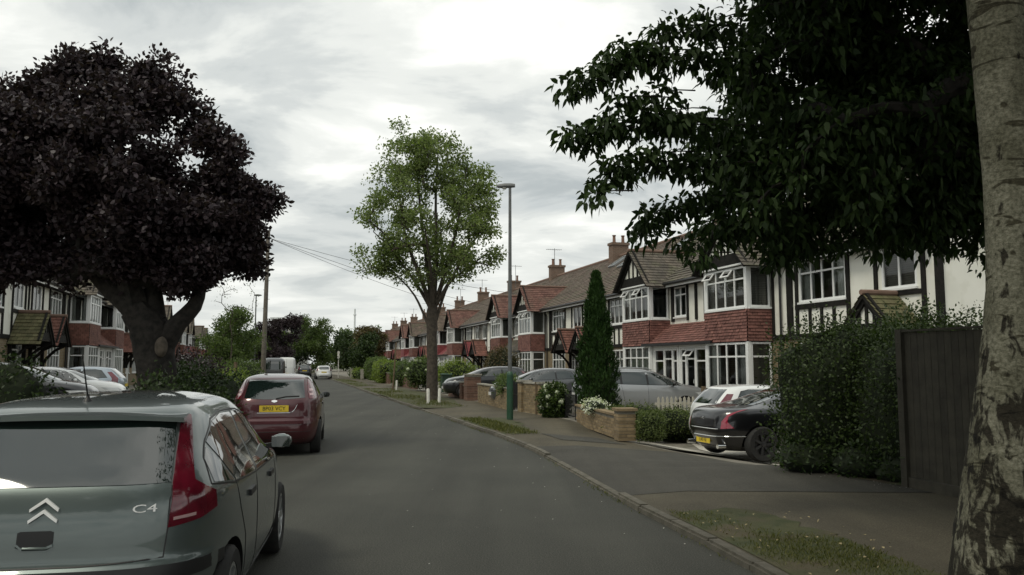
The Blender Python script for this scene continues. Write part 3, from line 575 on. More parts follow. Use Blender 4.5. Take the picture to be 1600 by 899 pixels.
def bay_house(loc, rz, mir, style):
    """gabled house with a square two-storey bay at its +x side (mirrored when mir)"""
    global MIR; MIR = mir
    root = empty('terraced_house', loc, rz); h = HW / 2; b0, b1 = -.75, 2.05
    og = [(b0 + .1, b1 - .1, 0.0, 2.4), (-2.75, -1.0, 0.05, 2.3)]; ou = [(b0 + .1, b1 - .1, 2.6, 4.95), (-2.25, -1.2, 3.6, 4.85)]
    roof = house_shell(root, 'brick_buff', og, ou, style['roof'])
    if style.get('chimney', True): chimney(roof, h - .02, 2, style.get('aerial', False))
    # bay body
    m = MB(); m.box(b0, b1, -BAY, -BAY + .2, 0, .55); m.box(b0, b0 + .2, -BAY + .2, 0, 0, .55); m.box(b1 - .2, b1, -BAY + .2, 0, 0, .55); m.box(b0 + .01, b1 - .01, -BAY + .01, .01, -.5, -.002); m.build('bay_dwarf_wall', 'brick_buff', root)
    m = MB(); m.box(b0 + .03, b1 - .03, -BAY + .03, 0, 2.42, 3.5); m.build('bay_apron', 'timber_black', root)
    dz, z0 = 1.06, 2.44; t = MB()
    tiles(t, (b0, -BAY, z0), (1, 0, 0), (0, 0, 1), (0, -1, 0), b1 - b0, dz, .19, .105, .03, seed=5)
    tiles(t, (b1, -BAY, z0), (0, 1, 0), (0, 0, 1), (1, 0, 0), BAY, dz, .19, .105, .03, seed=6)
    tiles(t, (b0, 0, z0), (0, -1, 0), (0, 0, 1), (-1, 0, 0), BAY, dz, .19, .105, .03, seed=7)
    t.build('tile_hanging', style['tile'], root)['kind'] = 'stuff'
    for (zz0, zz1) in ((.55, 2.42), (3.5, 4.98)):
        for px in (b0, b1 - .12): MB().box(px, px + .12, -BAY - .002, -BAY + .12, zz0, zz1).build('bay_corner_post', 'frame_white', root)
    dr = style.get('dress', ('net', 'curtain', 'blind'))
    window(root, b0 + .12, b1 - .12, .58, 2.4, -BAY + .05, 4, .74, 'f', style.get('gv', ()), dr[0])
    window(root, -BAY + .12, -.06, .58, 2.4, b1 - .05, 1, .74, 'r', (), dr[2]); window(root, -BAY + .12, -.06, .58, 2.4, b0 + .05, 1, .74, 'l', (), None)
    window(root, b0 + .12, b1 - .12, 3.56, 4.94, -BAY + .05, 4, .70, 'f', style.get('uv', ()), dr[1])
    window(root, -BAY + .12, -.06, 3.56, 4.94, b1 - .05, 1, None, 'r', (), dr[2]); window(root, -BAY + .12, -.06, 3.56, 4.94, b0 + .05, 1, None, 'l', (), None)
    MB().box(b0 - .1, b1 + .1, -BAY - .1, 0.0, 4.98, 5.04).build('bay_soffit', 'frame_white', root)
    gable_panels(root, (b0 + b1) / 2, 1.45, 5.04, 6.5, -BAY - .06)
    gable_roof(root, (b0 + b1) / 2, 1.72, 4.98, 6.62, -BAY - .3, 2.4, style['gable'], 11)
    # porch under a lean-to roof, shared in look with the neighbour's
    x0, x1 = -h, b0 - .01
    t = MB(); L0 = Vector((0, 1.0, .82)); v = L0.normalized(); n = Vector((0, -v.z, v.y)); hip = style.get('hip', False)
    tiles(t, (x0, -1.0, 2.5), (1, 0, 0), v, n, x1 - x0 + .62, L0.length, .19, .15, .026, keep=(lambda u, w: u < x1 - x0 + .62 - w * .48), seed=9)
    MB().prism([(x0, -.97, 2.46), (x0, -.97, 2.4), (x0, 0, 2.4), (x0, 0, 3.28)], (x1 - x0 + .01, 0, 0)).build('lean_to_rafters', 'timber_black', root)
    t.build('lean_to_tiles', style['porch'], root)['kind'] = 'stuff'
    MB().box(x0, x1 + .6, -1.08, -1.0, 2.4, 2.5).build('lean_to_gutter', 'plastic_black', root)
    pf = MB(); pf.box(x0 + .02, x0 + .12, -.82, -.72, 0, 2.4); pf.box(x1 - .12, x1 - .02, -.82, -.72, 0, 2.4); pf.box(x0 + .12, x1 - .12, -.82, -.72, 2.28, 2.4); pf.build('porch_frame', 'frame_white', root)
    window(root, x0 + .13, x0 + .55, .1, 2.27, -.77, 1, .78, 'f', (), None, False, 'porch_window'); window(root, -1.75, x1 - .13, .1, 2.27, -.77, 1, .78, 'f', (), None, False, 'porch_window')
    d = window(root, -2.48, -1.77, .05, 2.27, -.77, 1, .82, 'f', style.get('dv', ()), None, False, 'porch_door'); MB().box(-1.9, -1.87, -.84, -.8, .95, 1.1).build('handle', 'chrome', d)
    # first floor over the porch
    window(root, -2.25, -1.2, 3.6, 4.85, .02, 2, .72, 'f', (), dr[1])
    timber(root, (-2.42, -2.27, -.045, .0, 3.42, EAVE - .25), (-1.18, -1.03, -.045, .0, 3.42, EAVE - .25), (-h + .0, -h + .09, -.045, .0, 3.42, EAVE - .25), (2.08, 2.2, -.045, .0, 2.62, EAVE - .25), (h - .14, h, -.045, .0, 2.62, EAVE - .25), (2.06, h, -.05, .0, 2.46, 2.62), (b0 - .30, b0 - .18, -.045, 0, 3.42, EAVE - .25))
    p = MB(); p.tube([(2.62, -.36, EAVE - .16), (2.62, -.12, EAVE - .4), (2.62, -.08, EAVE - .5), (2.62, -.08, .1)], .038, 8); p.build('downpipe', 'plastic_black', root)
    MIR = False
    return root
def flat_house(loc, rz, mir, style):
    """flat-fronted half-timbered house, wide windows at its +x side, gabled porch hood at its -x side"""
    global MIR; MIR = mir
    root = empty('terraced_house', loc, rz); h = HW / 2
    og = [(.35, 2.6, .85, 2.35), (-2.55, -.75, 0.0, 2.3)]; ou = [(.35, 2.55, 3.6, 4.88), (-2.35, -1.1, 3.68, 4.85)]
    roof = house_shell(root, 'brick_buff', og, ou, style['roof'])
    dr = style.get('dress', ('net', 'net', 'curtain'))
    window(root, .35, 2.6, .85, 2.35, .03, 4, .70, 'f', style.get('gv', ()), dr[0]); window(root, .35, 2.55, 3.6, 4.88, .03, 4, .70, 'f', style.get('uv', ()), dr[1]); window(root, -2.35, -1.1, 3.68, 4.85, .03, 2, None, 'f', (), dr[2])
    E2 = EAVE - .25
    bx = [(-h, h, -.055, 0, 2.46, 2.62), (.18, 2.75, -.05, 0, 3.38, 3.52), (h - .16, h, -.045, 0, 2.62, E2), (2.6, 2.74, -.045, 0, 2.62, E2), (.18, .33, -.045, 0, 2.62, E2), (-.95, -.82, -.045, 0, 2.62, E2), (-2.66, -2.52, -.045, 0, 2.62, E2), (-h, -h + .07, -.045, 0, 2.62, E2), (-2.52, -.95, -.045, 0, 3.48, 3.6)]
    bx += [(q - .055, q + .055, -.045, 0, 2.62, 3.38) for q in (.9, 1.47, 2.03)]
    timber(root, *bx)
    # door and side light under a gabled hood on curved brackets
    d = window(root, -2.05, -1.2, .02, 2.1, .05, 1, .6, 'f', (), None, False, 'front_door'); MB().box(-2.0, -1.25, .02, .06, .08, 1.2).build('door_panel', style.get('door', 'frame_white'), d); MB().box(-1.32, -1.29, -.04, .0, .95, 1.12).build('handle', 'chrome', d)
    window(root, -2.55, -2.08, .85, 2.28, .05, 1, .7, 'f', (), None, True, 'side_light'); window(root, -1.17, -.75, .85, 2.28, .05, 1, .7, 'f', (), None, True, 'side_light')
    MB().box(-2.55, -2.08, .0, .2, 0, .8).build('door_side_wall', 'brick_buff', root); MB().box(-1.17, -.75, .0, .2, 0, .8).build('door_side_wall', 'brick_buff', root)
    xc = -1.65; gable_panels(root, xc, .95, 2.42, 3.42, -.98); gable_roof(root, xc, 1.18, 2.36, 3.55, -1.12, 0, style['porch'], 21, 'hood_tiles')
    for s in (-1, 1):
        m = MB(); m.tube([(xc + s * .95, -.95, 2.32), (xc + s * .95, -.55, 2.1), (xc + s * .95, -.22, 1.75), (xc + s * .95, -.06, 1.35)], .06, 6); m.box(xc + s * .95 - .06, xc + s * .95 + .06, -1.0, 0, 2.28, 2.4); m.box(xc + s * .95 - .06, xc + s * .95 + .06, -.12, -.002, 1.2, 2.28); m.build('bracket', 'timber_black', root)
    if style.get('rooflights'):
        sl = Vector((0, 4.96, RIDGE - EAVE)).normalized(); n = Vector((0, -sl.z, sl.y))
        for (x, f) in style['rooflights']:
            o = Vector((x, -.36, EAVE)) + sl * f + n * .07
            fm = MB(); a = Vector((.42, 0, 0))
            for (p, q) in ((o - a - sl * .6, o + a - sl * .6), (o + a - sl * .6, o + a + sl * .6), (o + a + sl * .6, o - a + sl * .6), (o - a + sl * .6, o - a - sl * .6)): fm.beam(p, q, .1, .1, n)
            w = fm.build('rooflight', 'lead', root); MB().quad(o - a - sl * .6, o + a - sl * .6, o + a + sl * .6, o - a + sl * .6).build('pane', 'rooflight_glass', w)
    if style.get('flank'):
        MB().box(-h - .012, -h - .002, .0, 9.2, 0, EAVE - .1).build('flank_render', 'render_white', root)
        MB().box(-h - .06, -h + .06, -.06, .12, 0, EAVE - .25).build('corner_board', 'timber_black', root)
        MB().tube([(-h - .09, 3.4, .1), (-h - .09, 3.4, EAVE)], .05, 8).build('downpipe', 'plastic_black', root)
    MIR = False
    return root
mk('rooflight_glass', (0.35, 0.40, 0.42), rough=0.05, spec=0.9, coat=0.6)
dR = Vector((-.2696, .963)); nRt = Vector((.963, .2696)); RA = math.atan2(-nRt.x, nRt.y)
PA = Vector((7.74, 26.3)) + nRt * BAY             # near corner of the first bay, set back to the main wall
def rpos(s): p = PA + dR * s; return (p.x, p.y, 0.0)
ORD = ['first', 'second', 'third', 'fourth', 'fifth', 'sixth', 'seventh', 'eighth', 'ninth', 'tenth', 'eleventh', 'twelfth', 'thirteenth', 'fourteenth', 'fifteenth', 'sixteenth', 'seventeenth', 'eighteenth', 'nineteenth', 'twentieth', 'twenty-first', 'twenty-second', 'twenty-third', 'twenty-fourth']
GRP_R, GRP_L = 'terraced houses along the right of the road', 'terraced houses along the left of the road'
S = dict
def restyle(root, pairs):
    # swap tile finishes on a copied house (material kept on the object, mesh stays shared)
    for o in [root] + list(root.children_recursive):
        base = o.name.split('.')[0]
        if base in pairs: o.material_slots[0].link = 'OBJECT'; o.material_slots[0].material = MATS[pairs[base]]
protos = {}
def place_house(key, builder, loc, rz, mir, style, label, group, swap=None, fresh=False):
    k = (key, mir, LITE)
    if fresh or k not in protos:
        r = builder(loc, rz, mir, style)
        if not fresh: protos[k] = r
    else:
        r = copy_tree(protos[k]); r.location = loc; r.rotation_euler = (0, 0, rz)
    if swap: restyle(r, swap)
    tag(r, label, 'house', group); return r
base_style = S(roof='roof_brown', tile='tile_red', gable='roof_red', porch='tile_red')
# right-hand row, nearest first
place_house('E', flat_house, rpos(-4.05), RA, True, S(roof='roof_grey', porch='moss_tile', dress=('curtain', 'curtain', 'blind'), flank=True), 'half-timbered white house at near end of right row, beside the tall hedge', GRP_R, fresh=True)
place_house('A', bay_house, rpos(2.05), RA, False, S(roof='roof_grey', tile='tile_red', gable='roof_grey', porch='tile_red', dress=('curtain', 'blind', 'blind'), uv=(0, 2), dv=(0,), chimney=False), 'house with red tile-hung bay behind the black saloon, blinds in the bay', GRP_R, fresh=True)
place_house('C', bay_house, rpos(8.15), RA, True, S(roof='roof_grey', tile='tile_red', gable='roof_grey', porch='tile_red', dress=('net', 'curtain', 'blind'), uv=(1, 3), chimney=False), 'house with red tile-hung bay and open top lights behind silver estate car', GRP_R, fresh=True)
place_house('F', flat_house, rpos(14.25), RA, False, S(roof='roof_brown', porch='tile_red', rooflights=[(1.6, 4.6), (-.6, 3.6)]), 'half-timbered house behind the conical conifer, two rooflights low in its roof', GRP_R, fresh=True)
place_house('G', flat_house, rpos(20.35), RA, True, S(roof='roof_brown', porch='tile_brown', rooflights=[(-1.6, 4.3), (.7, 4.8)]), 'half-timbered house with red hood roof and rooflights, left of the conifer', GRP_R, fresh=True)
place_house('D', bay_house, rpos(26.45), RA, False, S(roof='roof_brown', tile='tile_red', gable='roof_red', porch='roof_grey', uv=(0, 2), aerial=False), 'bay house with red gable roof just right of the green lamp post', GRP_R, fresh=True)
place_house('D2', bay_house, rpos(32.55), RA, True, S(roof='roof_brown', tile='tile_brown', gable='roof_red', porch='roof_grey', uv=(1, 3), aerial=True), 'bay house with red gable roof just left of the green lamp post', GRP_R, fresh=True)
LITE = True
tl = ['tile_crimson', 'tile_red', 'tile_crimson', 'tile_brown']; gl = ['roof_brown', 'roof_brown', 'roof_red', 'roof_brown', 'roof_red']
for i in range(7, 24):
    s = -4.05 + 6.1 * i; k = i % 4; kind = ['flat', 'bay', 'bay', 'flat'][k]; mir = [True, False, True, False][k]
    t_ = tl[i % 4]; g_ = gl[i % 5]
    lab = ('flat-fronted half-timbered house with gabled hood, ' if kind == 'flat' else 'gabled bay house with tile-hung bay, ') + ORD[i] + ' from the near end of right row'
    place_house(kind, flat_house if kind == 'flat' else bay_house, rpos(s), RA, mir, S(base_style, aerial=True), lab, GRP_R, {'tile_hanging': t_, 'gable_tiles': g_, 'hood_tiles': t_, 'lean_to_tiles': t_})
# left-hand row
LITE = False
dL = Vector((-.296, .955)); nL = Vector((-.955, -.296)); LA = math.atan2(-nL.x, nL.y)
PL = Vector((-20.8, 39.4)) + nL * BAY
def lpos(s): p = PL + dL * s; return (p.x, p.y, 0.15)
names_l = ['half-timbered bay house at the left edge, nearest of the left row', 'left-hand house with mossy brown hood roof over its door', 'left-hand house with red hood roof beside the mossy one', 'left-hand bay house with red tile-hung bay, seen left of purple tree trunk', 'left-hand bay house directly behind the purple tree trunk']
specs_l = [(-16.25, 'bay', False), (-10.15, 'flat', True), (-4.05, 'flat', False), (2.05, 'bay', True), (8.15, 'bay', False)]
for i, (s, kind, mir) in enumerate(specs_l):
    st = S(roof='roof_grey', tile='tile_brown', gable='roof_grey', porch='moss_tile' if i == 1 else 'tile_brown', dress=('net', 'net', 'curtain'))
    place_house('L%d' % i, flat_house if kind == 'flat' else bay_house, lpos(s), LA, mir, st, names_l[i], GRP_L, fresh=True)
LITE = True
for i in range(14):
    s = 14.25 + 6.1 * i; k = i % 4; kind = ['flat', 'flat', 'bay', 'bay'][k]; mir = [True, False, True, False][k]
    place_house(kind, flat_house if kind == 'flat' else bay_house, lpos(s), LA, mir, base_style, ('flat-fronted half-timbered house, ' if kind == 'flat' else 'gabled bay house, ') + ORD[i] + ' beyond the purple tree in left row', GRP_L, {'tile_hanging': tl[(i + 1) % 4], 'gable_tiles': 'roof_grey', 'hood_tiles': 'tile_brown', 'lean_to_tiles': 'tile_brown'})
LITE = False

# ------------------------------------------------------------------ cars
def pchip(ys, sub):
    ys = np.array(ys, float); n = len(ys); d = np.diff(ys); m = np.zeros_like(ys); m[0], m[-1] = d[0], d[-1]
    for i in range(1, n - 1): m[i] = 0 if d[i - 1] * d[i] <= 0 else 2 * d[i - 1] * d[i] / (d[i - 1] + d[i])
    out = []
    for i in range(n - 1):
        for k in range(sub):
            t = k / sub; out.append((2 * t**3 - 3 * t**2 + 1) * ys[i] + (t**3 - 2 * t**2 + t) * m[i] + (-2 * t**3 + 3 * t**2) * ys[i + 1] + (t**3 - t**2) * m[i + 1])
    out.append(ys[-1]); return np.array(out)
def text_geom(body, size):
    c = bpy.data.curves.new('lettering', 'FONT'); c.body = body; c.size = size; c.align_x = 'CENTER'; c.align_y = 'CENTER'; c.resolution_u = 3
    o = bpy.data.objects.new('lettering', c); col.objects.link(o); dg = bpy.context.evaluated_depsgraph_get(); me = bpy.data.meshes.new_from_object(o.evaluated_get(dg))
    vs_ = [v.co.copy() for v in me.vertices]; fs = [tuple(p.vertices) for p in me.polygons]
    bpy.data.objects.remove(o); bpy.data.curves.remove(c); bpy.data.meshes.remove(me); return vs_, fs
class Car:
    """body lofted from rounded plan outlines at rising heights: (z, rear x, front x, half width, rear squareness, front squareness)"""
    def __init__(s, name, levels, paint, loc, heading, axles, wheel_r=0.31, sub=3, nseg=88, rim='alloy', track=None):
        s.root = empty(name, loc, heading)          # local +x points forward, origin under the middle of the tail
        cols = [pchip([l[i] for l in levels], sub) for i in range(6)]; V = []; F = []
        for z, xr, xf, w, nr, nf in zip(*cols):
            xc, hl = (xr + xf) / 2, (xf - xr) / 2
            for k in range(nseg):
                a = 2 * math.pi * k / nseg; c_, s_ = math.cos(a), math.sin(a); n = nf if c_ > 0 else nr
                r = 1 / (abs(c_)**n + abs(s_)**n)**(1 / n); V.append((xc + hl * r * c_, w * r * s_, z))
        m = len(cols[0])
        for i in range(m - 1):
            for k in range(nseg): F.append((i * nseg + k, i * nseg + (k + 1) % nseg, (i + 1) * nseg + (k + 1) % nseg, (i + 1) * nseg + k))
        F += [tuple(range(nseg - 1, -1, -1)), tuple((m - 1) * nseg + k for k in range(nseg))]
        s.bvh = BVHTree.FromPolygons([Vector(v) for v in V], F)
        me = bpy.data.meshes.new('body'); me.from_pydata(V, [], F); me.materials.append(MATS[paint]); me.shade_smooth()
        ob = bpy.data.objects.new('body', me); col.objects.link(ob)
        wmax = max(l[3] for l in levels); s.w = wmax; s.wr = wheel_r
        cut = MB()
        for ax in axles:
            for sd in (-1, 1):
                y0, y1 = sorted((sd * (wmax - .26), sd * (wmax + .2))); cut.lathe([(0, y0), (wheel_r + .045, y0), (wheel_r + .045, y1), (0, y1)], 32, (ax, 0, wheel_r), 'y')
        cm = cut.mesh('cutter', 'plastic_black'); bm = bmesh.new(); bm.from_mesh(cm); bmesh.ops.remove_doubles(bm, verts=bm.verts, dist=1e-5); bmesh.ops.recalc_face_normals(bm, faces=bm.faces); bm.to_mesh(cm); bm.free()
        co = bpy.data.objects.new('cutter', cm); col.objects.link(co)
        md = ob.modifiers.new('arches', 'BOOLEAN'); md.operation = 'DIFFERENCE'; md.object = co; md.solver = 'EXACT'; md.material_mode = 'TRANSFER'
        dg = bpy.context.evaluated_depsgraph_get(); nm = bpy.data.meshes.new_from_object(ob.evaluated_get(dg))
        if len(nm.polygons) < 200: nm = me
        bpy.data.objects.remove(ob); bpy.data.objects.remove(co); nm.name = 'body'; nm.set_sharp_from_angle(angle=R(38))
        s.body = bpy.data.objects.new('body', nm); col.objects.link(s.body); s.body.parent = s.root
        for ax in axles:
            for sd in (-1, 1):
                wh = empty('wheel', (ax, sd * (wmax - .115), wheel_r), 0, s.root)
                s.wheel(wh, wheel_r, sd, rim)
    tyre_cache = {}
    def wheel(s, wh, r, sd, rim):
        key = (round(r, 3), sd, rim)
        if key not in Car.tyre_cache:
            rr = r * .68; t = MB().lathe([(rr, -.09), (r - .03, -.1), (r - .006, -.08), (r, -.05), (r, .05), (r - .006, .08), (r - .03, .1), (rr, .09), (rr, -.09)], 36, axis='y').mesh('tyre', 'rubber', True)
            q = MB(); q.lathe([(rr, .085), (rr - .025, .088), (rr - .03, .05), (.0, .03)] if sd > 0 else [(.0, -.03), (rr - .03, -.05), (rr - .025, -.088), (rr, -.085)], 30, axis='y')
            for k in range(7):
                a = 2 * math.pi * k / 7; q.beam((.03 * math.cos(a), sd * .06, .03 * math.sin(a)), ((rr - .015) * math.cos(a), sd * .076, (rr - .015) * math.sin(a)), .05, .02, (0, 1, 0))
            q.lathe([(.0, .085), (.05, .08), (.055, .05)] if sd > 0 else [(.055, -.05), (.05, -.08), (.0, -.085)], 14, axis='y')
            Car.tyre_cache[key] = (t, q.mesh('rim', rim, True))
        t, q = Car.tyre_cache[key]; link_mesh('tyre', t, None, wh); link_mesh('rim', q, None, wh)
    def hit(s, a, z, d):
        d = Vector(d).normalized(); side = Vector((0, 0, 1)).cross(d)             # a runs along 'side'
        o = side * a - d * 8 + Vector((s.mid if abs(d.x) < .999 else 0, 0, z)); o.z = z
        h = s.bvh.ray_cast(o, d); return h
    mid = 0.0
    def project(s, pts2, d, off):
        out = []; last = None
        for a, z in pts2:
            h = s.hit(a, z, d)
            if h[0] is None: h = (last if last else (Vector((0, 0, z)), Vector((0, 0, 1)), 0, 0))
            last = h; out.append(h[0] + h[1] * off)
        return out
    def panel(s, name, poly, d, mat, off=.004, cell=.07, parent=None, depth=.012):
        """polygon (a, z) projected along horizontal direction d on the body; a is measured left-to-right as seen along d reversed sign of side vector"""
        bm = bmesh.new(); vs_ = [bm.verts.new((a, z, 0)) for a, z in poly]; bm.faces.new(vs_)
        x0, x1 = min(p[0] for p in poly), max(p[0] for p in poly); z0, z1 = min(p[1] for p in poly), max(p[1] for p in poly)
        for k in range(1, int((x1 - x0) / cell) + 1): bmesh.ops.bisect_plane(bm, geom=bm.verts[:] + bm.edges[:] + bm.faces[:], plane_co=(x0 + k * (x1 - x0) / (int((x1 - x0) / cell) + 1), 0, 0), plane_no=(1, 0, 0))
        for k in range(1, int((z1 - z0) / cell) + 1): bmesh.ops.bisect_plane(bm, geom=bm.verts[:] + bm.edges[:] + bm.faces[:], plane_co=(0, z0 + k * (z1 - z0) / (int((z1 - z0) / cell) + 1), 0), plane_no=(0, 1, 0))
        bm.verts.ensure_lookup_table(); P = s.project([(v.co.x, v.co.y) for v in bm.verts], d, off)
        for v, p in zip(bm.verts, P): v.co = p
        ext = bmesh.ops.extrude_edge_only(bm, edges=[e for e in bm.edges if e.is_boundary]); dv = Vector(d).normalized() * depth
        for g in ext['geom']:
            if isinstance(g, bmesh.types.BMVert): g.co += dv
        bmesh.ops.recalc_face_normals(bm, faces=bm.faces)
        me = bpy.data.meshes.new(name); bm.to_mesh(me); bm.free(); me.materials.append(MATS[mat]); me.shade_smooth(); me.set_sharp_from_angle(angle=R(40))
        # outward facing check
        o = link_mesh(name, me, None, parent or s.root); return o
    def line(s, name, pts, d, mat, width=.012, off=.003, parent=None):
        n = []
        for (a, z), (b, y) in zip(pts[:-1], pts[1:]):
            k = max(1, int(math.hypot(b - a, y - z) / .06)); n += [(a + (b - a) * i / k, z + (y - z) * i / k) for i in range(k)]
        n.append(pts[-1]); P = s.project(n, d, off - width * .35); return MB().tube(P, width / 2, 5).build(name, mat, parent or s.root, True)
    def lettering(s, name, body, size, a, z, d, mat, off=.01, sx=1.0, tilt=None):
        vs_, fs = text_geom(body, size); sg = -1.0 if REARFLIP(d) else 1.0
        P = s.project([(a + sg * v.x * sx, z + v.y) for v in vs_], d, off); return MB().add(P, fs).build(name, mat, s.root)
    def plate(s, x, z, text, mat='plate_yellow', y=0.0, rear=True, tilt=0.0, w=.52, h=.112):
        """flat number plate standing just off the body, text as mesh"""
        hh = s.bvh.ray_cast(Vector((x, y, z)), Vector((1 if rear else -1, 0, 0))); px = (hh[0].x if hh[0] else x) - (.018 if rear else -.018)
        sg = 1 if rear else -1
        pl = MB().box(min(px, px + sg * .012), max(px, px + sg * .012), y - w / 2, y + w / 2, z - h / 2, z + h / 2).build('number_plate', mat, s.root)
        if text:
            vs_, fs = text_geom(text, h * .86); ex = max(v.x for v in vs_); k = min(1.0, w * .47 / ex)
            MB().add([(px - sg * .003, y - sg * v.x * k, z + v.y) for v in vs_], fs).build('plate_characters', 'plate_ink', pl)
        return pl
    def mirror_pods(s, x, z, paint, y=None):
        y = y or s.w
        for sd in (-1, 1):
            m = MB(); m.lathe([(0, -.075), (.05, -.07), (.085, -.035), (.095, .0), (.085, .035), (.05, .06), (0, .07)], 14)
            for i, v in enumerate(m.v): m.v[i] = (x + v[2] * .8 + .02, sd * (y + .075) + v[0] * .92, z + v[1] * .62)
            p = m.build('door_mirror', paint, s.root, True)
            MB().box(x - .066, x - .05, sd * (y + .075) - .074, sd * (y + .075) + .074, z - .046, z + .042).build('mirror_glass', 'car_glass', p)
            MB().beam((x + .04, sd * (y - .08), z - .05), (x + .03, sd * (y + .05), z - .03), .05, .04, (0, 0, 1)).build('mirror_arm', 'plastic_black', p)
def REARFLIP(d): return d[0] > .5
RIGHT, LEFT, REAR, FRONT = (0, 1, 0), (0, -1, 0), (1, 0, 0), (-1, 0, 0)
# side() gives a = x for both flanks and a = y for the tail / nose
def sidepoly(poly, d):
    if d == RIGHT: return [(-x, z) for x, z in poly]      # side vector of (0,1,0) is (-1,0,0)
    if d == LEFT: return [(x, z) for x, z in poly]
    if d == REAR: return [(y, z) for y, z in poly]        # side vector of (1,0,0) is (0,1,0)
    return [(-y, z) for y, z in poly]
def both(car, name, poly, mat, **k):
    for d in (RIGHT, LEFT): car.panel(name, sidepoly(poly, d), d, mat, **k)
def both_line(car, name, pts, mat, **k):
    for d in (RIGHT, LEFT): car.line(name, sidepoly(pts, d), d, mat, **k)
def heading(dx, dy): return math.atan2(dy, dx)
def tail_lamps(car, poly, mat='tail_red', ang=32, name='tail_light', **k):
    # poly in (across, z) seen obliquely from behind the right-hand corner
    c_, s_ = math.cos(R(ang)), math.sin(R(ang)); res = []
    for sd in (-1, 1):
        d = (c_, s_ if sd < 0 else -s_, 0)
        res.append(car.panel(name, [(a if sd < 0 else -a, z) for a, z in poly], d, mat, **k))
    return res
def tail_at(poly_yz, car, ang=32):
    """turn points given as true (y, z) on the right rear quarter (y negative) into oblique coordinates, using the body surface seen from behind"""
    c_, s_ = math.cos(R(ang)), math.sin(R(ang)); side = Vector((-s_, c_, 0)); out = []
    for y, z in poly_yz:
        if isinstance(y, tuple):                                  # ('s', x): a point given on the flank at distance x from the tail
            h = car.bvh.ray_cast(Vector((y[1], -5, z)), Vector((0, 1, 0)))
        else: h = car.bvh.ray_cast(Vector((-5, y, z)), Vector((1, 0, 0)))
        p = h[0] if h[0] else Vector((0, y if not isinstance(y, tuple) else -car.w, z)); out.append((p.dot(side), z))
    return out
ROADDIR = lambda Y: (np.interp(Y, KR[:, 1], np.gradient(KR[:, 0])), np.interp(Y, KR[:, 1], np.gradient(KR[:, 1])))

